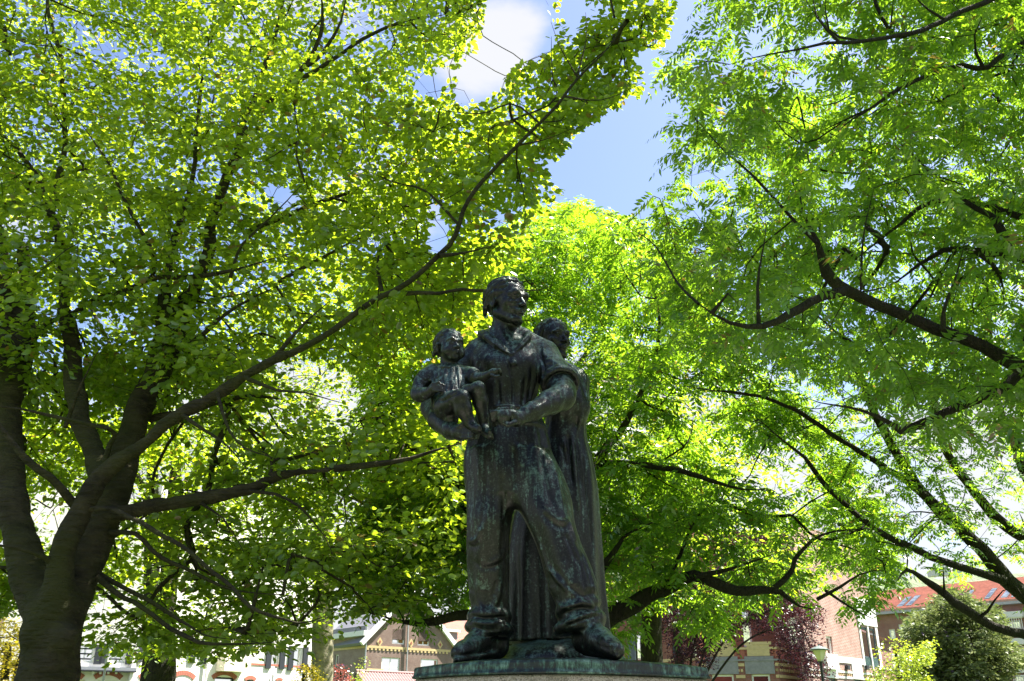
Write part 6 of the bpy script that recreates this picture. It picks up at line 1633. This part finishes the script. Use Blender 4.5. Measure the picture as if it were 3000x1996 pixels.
# ---------------- wingnut whose boughs hang in from the right, 5 to 8 m away
def ground_trunk(x, y, r0, top, bow=.3):
    return resample([(x, y, -.1, r0 * 1.35), (x, y, .5, r0 * 1.05), (x + bow * .3, y, top[2] * .5, r0 * .92), (*top[:3], top[3])], .2)
hubR = PV(2560, 905, 6.6)
wl_ = [ground_trunk(hubR[0] + .35, 6.7, .42, (hubR[0] + .1, 6.6, hubR[2] + 1.6, .22)),
    limb([(2600, 930, 30), (2480, 880, 23), (2357, 838, 19), (2270, 800, 17), (2150, 757, 15.5), (2050, 712, 14.5), (1965, 674, 14), (1905, 642, 15), (1888, 600, 12), (1878, 560, 9), (1850, 500, 5), (1840, 420, 3)], 6.6, 5.9),
    limb([(1955, 668, 12), (1918, 676, 12), (1880, 690, 11), (1840, 715, 11), (1800, 738, 11), (1750, 757, 10.5), (1690, 748, 9.5), (1640, 722, 8), (1608, 700, 5)], 5.95, 5.5),
    limb([(2480, 790, 22), (2400, 835, 15), (2357, 858, 13), (2300, 898, 12), (2220, 935, 11), (2150, 965, 11), (2090, 988, 11), (2068, 990, 9), (2050, 975, 6.5), (2009, 958, 5.5), (1960, 940, 5), (1910, 930, 4), (1850, 915, 3)], 6.9, 6.2),
    limb([(2600, 500, 30), (2480, 560, 22), (2357, 590, 17), (2313, 560, 14), (2293, 506, 8), (2250, 480, 6.5), (2222, 462, 6), (2162, 416, 5), (2112, 371, 4), (2060, 320, 2.5)], 6.4, 6.2),
    limb([(2600, -140, 16), (2400, -60, 10), (2273, 0, 7), (2173, 45, 6.5), (2120, 68, 6), (2080, 80, 5.5), (2007, 93, 5), (1940, 98, 4.5), (1872, 102, 3.5), (1790, 120, 3), (1680, 150, 2)], 6.0, 5.4),
    limb([(2500, 60, 12), (2357, 102, 7), (2298, 135, 7), (2265, 158, 6.5), (2208, 152, 5.5), (2137, 175, 5), (2072, 205, 4.5), (2007, 245, 4), (1952, 281, 3), (1900, 330, 2)], 6.3, 6.0),
    limb([(2350, 500, 9), (2250, 470, 6), (2147, 466, 6), (2072, 521, 5.5), (2022, 561, 5), (1972, 596, 4)], 6.9, 7.2),
    limb([(2380, 600, 12), (2200, 570, 8), (2130, 600, 7), (2080, 640, 5), (2040, 660, 4)], 7.0, 7.0),
    limb([(1982, 668, 4), (1984, 591, 3.5), (1992, 501, 3), (2010, 430, 2)], 5.9, 5.7), limb([(1746, 748, 6), (1744, 651, 5), (1757, 576, 4), (1765, 500, 2.5)], 5.7, 5.6),
    limb([(1640, 720, 6), (1655, 690, 4), (1690, 672, 4), (1700, 700, 2)], 5.55, 5.4), limb([(1608, 700, 4), (1560, 650, 3), (1500, 560, 2), (1440, 520, 1.5)], 5.5, 6.6),
    limb([(2170, 760, 8), (2175, 700, 5), (2200, 640, 4), (2220, 560, 3)], 6.1, 6.0), limb([(1880, 560, 5), (1800, 480, 4), (1730, 400, 3.5), (1660, 340, 3), (1600, 270, 2)], 5.9, 5.8),
    limb([(2265, 158, 5), (2240, 100, 4), (2260, 40, 3)], 6.2, 6), limb([(2173, 45, 4), (2120, 10, 3), (2080, -40, 3)], 5.7, 5.6), limb([(1930, 95, 4), (1880, 40, 3), (1870, -30, 2)], 5.5, 5.4),
]
crownR = [(1500, 160), (1565, 100), (1580, -300), (2750, -400), (2750, 1000), (2357, 1010), (2250, 1000), (2120, 1010), (2040, 930), (1930, 900), (1880, 800), (1700, 840), (1560, 780), (1500, 700), (1470, 560), (1505, 440)]
tR = sample(crownR, lambda x, y: 5.5 + 0 * x, 8.6, 1000, 1.0, .43, 1.4, rs=rsT)
tR2 = sample([(1500, 200), (1590, -200), (1600, -300), (2700, -300), (2700, 900), (2100, 900), (1900, 860), (1600, 800), (1440, 520)], 8.6, 12, 2100, .8, .41, 1.4, rs=rsT)
tR3 = sample([(1640, -60), (1500, -1000), (2900, -1100), (2900, -200), (2300, 60)], 5.8, 11, 1500, .8, .42, 1.4, rs=rsT)  # unseen sprays overhead, added to keep sun off the boughs in view
M_ = make_tree('wingnut_tree', 'wingnut whose dark curved boughs and long feathery leaves hang in at the upper right', wl_, np.vstack([tR, tR2, tR3]), M_barkB, M_leafB,
    ('compound', dict(nl=4, length=.28, pairs=7, lsize=.079, droop=.9), T_lance), parts=300, seed=22, base=(wl_[0][0][0], wl_[0][0][1], 0), reach=5)

# ---------------- second wingnut, trunk hidden behind the figures
c4 = PV(1290, 1500, 11.0)
w4 = [ground_trunk(c4[0] - .1, 11, .50, (c4[0], 11, c4[2] + .3, .36)),
    limb([(1290, 1500, 50), (1330, 1470, 34), (1400, 1428, 24), (1468, 1388, 21), (1523, 1353, 17), (1588, 1326, 15), (1631, 1342, 14), (1685, 1356, 14), (1761, 1355, 12), (1804, 1368, 11), (1837, 1392, 7), (1870, 1400, 5)], 11.0, 10.0),
    limb([(1270, 1500, 44), (1180, 1450, 22), (1110, 1420, 15), (1050, 1418, 13), (1000, 1432, 11), (950, 1436, 9), (900, 1428, 6), (860, 1410, 4)], 11.0, 10.3),
    limb([(1240, 1400, 28), (1150, 1260, 20), (1080, 1170, 16), (1050, 1110, 14), (1000, 1068, 10), (960, 1038, 8), (905, 1008, 6), (860, 960, 4)], 11.0, 10.8),
    limb([(1290, 1400, 34), (1330, 1200, 22), (1372, 1066, 13), (1400, 1025, 11), (1422, 1000, 9), (1460, 930, 7), (1500, 850, 5), (1520, 740, 4), (1500, 640, 3)], 11.0, 11.6),
    limb([(1376, 1066, 9), (1436, 1068, 9), (1500, 1073, 8), (1575, 1086, 7), (1635, 1105, 6), (1710, 1125, 4), (1780, 1130, 3)], 11.3, 10.2),
    limb([(1300, 1440, 30), (1360, 1360, 14), (1385, 1310, 11), (1415, 1275, 9), (1440, 1230, 7), (1500, 1200, 5)], 11.0, 10.6),
    limb([(1783, 1353, 8), (1822, 1318, 7), (1830, 1285, 6), (1862, 1245, 5.5), (1910, 1225, 4.5), (1980, 1215, 3)], 10.1, 9.8),
    limb([(1600, 1328, 8), (1680, 1310, 5), (1740, 1290, 4), (1790, 1270, 3)], 10.4, 10.4), limb([(1290, 1350, 26), (1240, 1000, 18), (1185, 820, 10), (1165, 690, 5)], 11, 12),
    limb([(1250, 1000, 10), (1180, 860, 7), (1100, 760, 5), (1000, 720, 3)], 11.4, 12), limb([(1523, 1355, 7), (1560, 1290, 5), (1600, 1200, 4), (1650, 1150, 3)], 10.7, 10.9),
    limb([(1880, 1380, 5), (1940, 1350, 5), (1985, 1320, 4), (2040, 1310, 3)], 10, 9.6), limb([(1900, 1360, 4), (1960, 1400, 4), (2010, 1425, 3)], 10, 9.6),
]
crown4 = [(850, 640), (1050, 600), (1250, 470), (1330, 462), (1450, 500), (1560, 560), (1700, 800), (1900, 980), (2040, 1180), (2060, 1340), (2010, 1400), (1930, 1400), (1880, 1375), (1780, 1380), (1700, 1390), (1660, 1455), (1610, 1450), (1560, 1370), (1490, 1380), (1440, 1470), (1390, 1470), (1330, 1440), (1100, 1385), (1060, 1410), (960, 1430), (860, 1400), (840, 1200)]
t4 = sample(crown4, 10.3, 14.2, 2700, .8, .46, 1.6, rs=rsT)
M4 = make_tree('wingnut_tree', 'wingnut behind the bronze group, low boughs spreading left and right of the legs', w4, t4, M_barkB, M_leafB,
    ('compound', dict(nl=4, length=.32, pairs=6, lsize=.098, droop=.8), T_lance), parts=300, seed=23, base=(w4[0][0][0], 11, 0), reach=5)

# ---------------- open leaning tree at lower right
w6 = [ground_trunk(PV(2560, 1500, 11.5)[0], 11.5, .42, tuple(PV(2540, 1470, 11.5)) + (.30,)),
    limb([(2540, 1500, 34), (2440, 1430, 26), (2357, 1372, 21), (2309, 1325, 20), (2259, 1262, 17), (2184, 1195, 15), (2134, 1142, 13), (2094, 1085, 12), (2059, 1035, 11), (2034, 985, 10), (2008, 930, 9.5), (1984, 875, 9), (1954, 815, 7), (1920, 720, 5), (1880, 620, 4)], 11.5, 11.0),
    limb([(2310, 1336, 13), (2262, 1322, 10), (2209, 1305, 9), (2134, 1278, 9), (2059, 1240, 8), (1984, 1190, 7), (1934, 1150, 6.5), (1885, 1105, 6), (1850, 1055, 5), (1810, 1020, 4), (1740, 960, 2.5)], 11.3, 10.3),
    limb([(2180, 1190, 9), (2154, 1158, 9), (2084, 1105, 8), (2024, 1068, 7), (1935, 1015, 6), (1875, 970, 6), (1815, 935, 5), (1750, 915, 4), (1685, 905, 3.5), (1575, 888, 2.5)], 11.2, 10),
    limb([(2500, 1500, 26), (2420, 1480, 15), (2357, 1466, 12), (2284, 1444, 11.5), (2224, 1404, 11), (2184, 1374, 10), (2134, 1340, 9), (2100, 1318, 8), (2084, 1314, 7.5), (2068, 1332, 5.5)], 10.8, 9.8),
    limb([(2500, 1380, 28), (2420, 1300, 17), (2357, 1236, 14), (2284, 1184, 13), (2234, 1122, 11.5), (2194, 1068, 10.5), (2164, 1008, 9), (2150, 930, 7), (2160, 820, 5), (2150, 700, 4)], 11.8, 11.9),
    limb([(2480, 1280, 26), (2400, 1160, 15), (2357, 1085, 12), (2334, 1010, 12), (2309, 960, 10.5), (2284, 885, 9), (2280, 780, 6), (2260, 640, 4)], 12, 12),
    limb([(2334, 1010, 8), (2350, 960, 7), (2357, 900, 6), (2380, 800, 5)], 12, 12), limb([(2309, 1322, 11), (2274, 1282, 10), (2224, 1228, 9), (2180, 1170, 7), (2150, 1080, 5)], 11.9, 12.2),
    limb([(2174, 1372, 5), (2172, 1330, 2.5), (2170, 1290, 2)], 10, 9.9), limb([(2250, 1425, 5), (2280, 1400, 4), (2300, 1365, 3), (2340, 1350, 2)], 10.4, 10),
]
crown6 = [(1600, 850), (1900, 780), (2700, 600), (2700, 1500), (2357, 1440), (2230, 1350), (2090, 1290), (2050, 1420), (1950, 1350), (1780, 1130), (1640, 950)]
t6 = sample(crown6, 9.6, 13.0, 900, .9, .45, 1.4, rs=rsT)
M6 = make_tree('wingnut_tree', 'sparsely leaved wingnut tree with bare leaning limbs crossing the lower right corner', w6, t6, M_barkB, M_leafB,
    ('compound', dict(nl=3, length=.24, pairs=6, lsize=.070, droop=.7), T_lance), parts=300, seed=24, base=(w6[0][0][0], 11.5, 0), reach=5)

# ---------------- trees further back
def back_tree(name, label, px_, y, r0, top, limbs, crown, y0, y1, n, bark, leafm, seed, nleaf=13, size=.11, L=.34, sc=.55, thr=.44, reach=8, parts=0, keep=True, group=None, dens=None):
    bse = PV(px_[0], px_[1], y)
    lim = [resample([(bse[0], y, -.1, r0 * 1.3), (bse[0], y, .8, r0), (bse[0], y, max(bse[2], 1.2), r0 * .95)] + [(*PV(a, b_, y), rr) for a, b_, rr in top], .3)]
    lim += [limb([(a, b_, r) for a, b_, r in l[0]], l[1], l[2], .25) for l in limbs]
    tp = sample(crown, y0, y1, n, sc, thr, 1.6, rs=rsT, dens=dens)
    return make_tree(name, label, lim, tp, bark, leafm, ('simple', dict(n=nleaf, size=size, flat=.07, L=L, tilt=.45, T=T_quad), T_quad), seed=seed, base=(bse[0], y, 0), reach=reach, group=group, rmin=.003)
back_tree('beech_tree', 'slim dark trunked beech with low drooping crown in front of the white houses', (370, 1568), 17, .24,
    [(374, 1500, .22), (380, 1400, .19), (392, 1300, .16), (400, 1150, .12), (410, 1000, .08)],
    [([(378, 1430, 10), (300, 1380, 7), (220, 1370, 4)], 17, 16), ([(382, 1420, 10), (480, 1440, 7), (620, 1452, 5), (700, 1440, 3)], 17, 15.5), ([(390, 1320, 9), (480, 1260, 6), (600, 1200, 4)], 17, 17), ([(400, 1200, 8), (320, 1100, 5), (200, 1000, 3)], 17, 18)],
    [(160, 1100), (400, 900), (800, 960), (860, 1300), (840, 1420), (690, 1460), (600, 1500), (500, 1525), (300, 1515), (180, 1480)], 14.5, 19, 800, M_barkB, M_leafC, 31, size=.085)
back_tree('plane_tree', 'plane tree with mottled pale bark between the white houses and the brick gable house', (741, 1568), 27, .31,
    [(742, 1480, .30), (744, 1380, .28), (746, 1300, .26), (742, 1200, .20), (735, 1080, .16), (720, 900, .10)],
    [([(744, 1300, 12), (700, 1200, 8), (640, 1100, 5)], 27, 27), ([(744, 1350, 10), (800, 1240, 7), (900, 1180, 4)], 27, 26), ([(742, 1190, 8), (800, 1080, 6), (860, 960, 4)], 27, 27)],
    [(480, 700), (760, 620), (1060, 700), (1100, 1200), (1040, 1380), (900, 1400), (800, 1330), (720, 1290), (640, 1330), (520, 1300)], 24, 29, 1300, M_barkC, M_leafC, 32, size=.14, L=.5, sc=.35, thr=.47)
back_tree('maple_tree', 'multi stemmed tree seen through the hornbeam branches, left of the plane tree', (350, 1520), 23, .22,
    [(350, 1400, .20), (350, 1210, .17), (352, 1040, .13), (360, 880, .09)],
    [([(350, 1300, 8), (440, 1180, 6), (456, 1040, 5), (470, 900, 3)], 23, 23), ([(352, 1200, 7), (300, 1050, 5), (250, 900, 3)], 23, 23), ([(430, 1200, 6), (500, 1120, 4), (520, 1040, 3)], 23, 22), ([(352, 1000, 5), (450, 760, 4), (600, 600, 3)], 23, 23), ([(352, 1000, 5), (200, 700, 4), (60, 560, 3)], 23, 23), ([(360, 880, 6), (420, 500, 4), (500, 200, 3)], 23, 23)],
    [(-300, -100), (900, -100), (1000, 300), (940, 640), (800, 1000), (620, 1200), (200, 1420), (-300, 1400)], 19, 26, 2300, M_barkB, M_leafC, 33, size=.12, L=.42, sc=.42, thr=.45)
back_tree('lime_tree', 'sunlit pale green tree top rising behind the heads of the bronze group', (1180, 1500), 20, .30,
    [(1180, 1300, .28), (1185, 1000, .2), (1170, 800, .12), (1165, 700, .06)],
    [([(1190, 1050, 10), (1320, 860, 7), (1420, 700, 4)], 20, 20), ([(1190, 1000, 9), (1060, 820, 6), (960, 700, 4)], 20, 21), ([(1200, 800, 6), (1320, 640, 4), (1420, 540, 3)], 20, 20)],
    [(760, 620), (1000, 600), (1200, 560), (1290, 490), (1400, 500), (1500, 530), (1620, 640), (1720, 900), (1700, 1250), (1300, 1350), (900, 1300)], 16, 22, 1800, M_barkB, M_leafC, 34, size=.12, L=.40, sc=.45, thr=.43)
back_tree('lime_tree', 'bushy tree filling the gap between the bronze woman and the copper beech', (1500, 1500), 17, .20,
    [(1500, 1400, .18), (1510, 1250, .14), (1530, 1100, .10), (1540, 950, .06)],
    [([(1510, 1250, 8), (1640, 1120, 5), (1760, 1040, 3)], 17, 17), ([(1510, 1300, 8), (1660, 1270, 5), (1820, 1250, 3)], 17, 16), ([(1520, 1150, 6), (1440, 1000, 4), (1400, 880, 3)], 17, 17)],
    [(1380, 800), (1640, 780), (1820, 960), (1960, 1180), (1960, 1330), (1800, 1370), (1500, 1390), (1380, 1380)], 14.5, 18.5, 850, M_barkB, M_leafC, 35, size=.10, L=.34, sc=.55, thr=.44)
# ================================================================== smaller planting behind
def stem_limbs(px_, y, r0, tops, step=.2):
    b = PV(px_[0], px_[1], y); out = [resample([(b[0], y, -.1, r0 * 1.2), (b[0], y, max(.5, b[2] * .6), r0)] + [(*PV(tops[0][0], tops[0][1], y), r0 * .6)], step)]
    for t in tops[1:]: out.append(resample([(b[0], y, max(.4, b[2] * .5), r0 * .25), (*((np.array(PV(t[0], t[1], y)) + np.array([b[0], y, b[2]])) / 2 + np.array([0, 0, .2])), r0 * .18), (*PV(t[0], t[1], y), r0 * .2)], step))
    return out
def shrub(name, label, cat_, px_, y, r0, tops, crown, y0, y1, count, mat, bark, seed, thr=.36, **kw):
    st = dict(n=14, size=.07, flat=.06, L=.22, tilt=.6, T=T_quad); st.update(kw); T = st['T']
    tp = sample(crown, y0, y1, count, .9, thr, 1.3, rs=rsT)
    return make_tree(name, label, stem_limbs(px_, y, r0, tops), tp, bark, mat, ('simple', st, T), cat_=cat_, seed=seed, base=(PV(px_[0], px_[1], y)[0], y, 0), reach=6, rmin=.0025)
shrub('golden_shrub', 'bright yellow leaved shrub behind the trunk in the bottom left corner', 'shrub', (20, 1568), 19, .10, [(20, 1480), (60, 1500), (-40, 1470), (-10, 1520)],
    [(-200, 1440), (30, 1425), (75, 1470), (95, 1700), (-200, 1700)], 17.5, 20.5, 700, M_leafY, M_barkB, 51, size=.075)
shrub('golden_shrub', 'small yellow leaved shrub at the foot of the plane tree, left side', 'shrub', (700, 1568), 25, .05, [(700, 1545), (712, 1540), (690, 1550)],
    [(682, 1600), (686, 1545), (712, 1530), (735, 1552), (735, 1650)], 24.5, 25.8, 110, M_leafY, M_barkB, 52, size=.075)
shrub('red_leaved_shrub', 'small shrub with reddish purple leaves right of the plane tree foot', 'shrub', (785, 1568), 30, .05, [(785, 1545), (768, 1550), (800, 1556)],
    [(756, 1620), (758, 1540), (778, 1532), (806, 1552), (812, 1640)], 29.5, 31, 70, leaf_mat('red_leaf', (.22, .06, .05), (.35, .08, .06)), M_barkB, 53, size=.08)
shrub('lime_shrub', 'pale green sapling tips in front of the plum roofed shed', 'shrub', (815, 1568), 33, .04, [(818, 1550), (842, 1526)],
    [(805, 1620), (806, 1556), (836, 1516), (848, 1530), (826, 1572), (826, 1640)], 32.6, 33.8, 30, M_leafL, M_barkB, 54, size=.08)
shrub('lime_tree', 'small fresh lime green tree at lower right in front of the dark yew', 'tree', (2070, 1568), 27, .06, [(2060, 1490), (2110, 1490), (2140, 1510), (2030, 1540), (2090, 1465), (2130, 1560)],
    [(1980, 1600), (2010, 1545), (2045, 1535), (2025, 1500), (2040, 1470), (2070, 1462), (2095, 1500), (2130, 1480), (2150, 1482), (2140, 1520), (2120, 1545), (2160, 1590), (2150, 1700), (1990, 1700)], 25.8, 28, 420, M_leafL, M_barkB, 55, size=.085)
shrub('yew_tree', 'dark broad yew with feathery foliage in front of the red roofed apartment block', 'tree', (2210, 1568), 38, .30, [(2200, 1420), (2150, 1450), (2260, 1440), (2300, 1500), (2130, 1520), (2220, 1390)],
    [(2090, 1700), (2100, 1570), (2120, 1540), (2105, 1500), (2090, 1450), (2110, 1420), (2140, 1395), (2180, 1370), (2205, 1360), (2225, 1380), (2280, 1400), (2310, 1440), (2300, 1470), (2340, 1500), (2345, 1530), (2300, 1560), (2310, 1700)], 35.5, 40.5, 2300, M_leafN, M_barkB, 56, thr=.45, n=24, size=.19, L=.42, tilt=.9, sv=.4, T=T_lq)
shrub('copper_beech', 'weeping copper beech with dark purple hanging foliage in front of the bay house', 'tree', (1562, 1568), 34, .20, [(1560, 1440), (1640, 1400), (1700, 1420), (1780, 1400), (1850, 1430), (1760, 1220)],
    [(1470, 1380), (1480, 1440), (1500, 1475), (1530, 1450), (1545, 1480), (1560, 1530), (1600, 1500), (1630, 1530), (1660, 1470), (1700, 1440), (1750, 1440), (1790, 1450), (1790, 1500), (1840, 1530), (1850, 1570), (1900, 1590), (1905, 1540), (1880, 1480), (1890, 1400), (1820, 1340), (1790, 1200), (1740, 1210), (1600, 1330)], 32.5, 35.5, 2300, M_leafP, M_barkB, 57, n=16, size=.085, L=.32, droop=.9, tilt=.8)
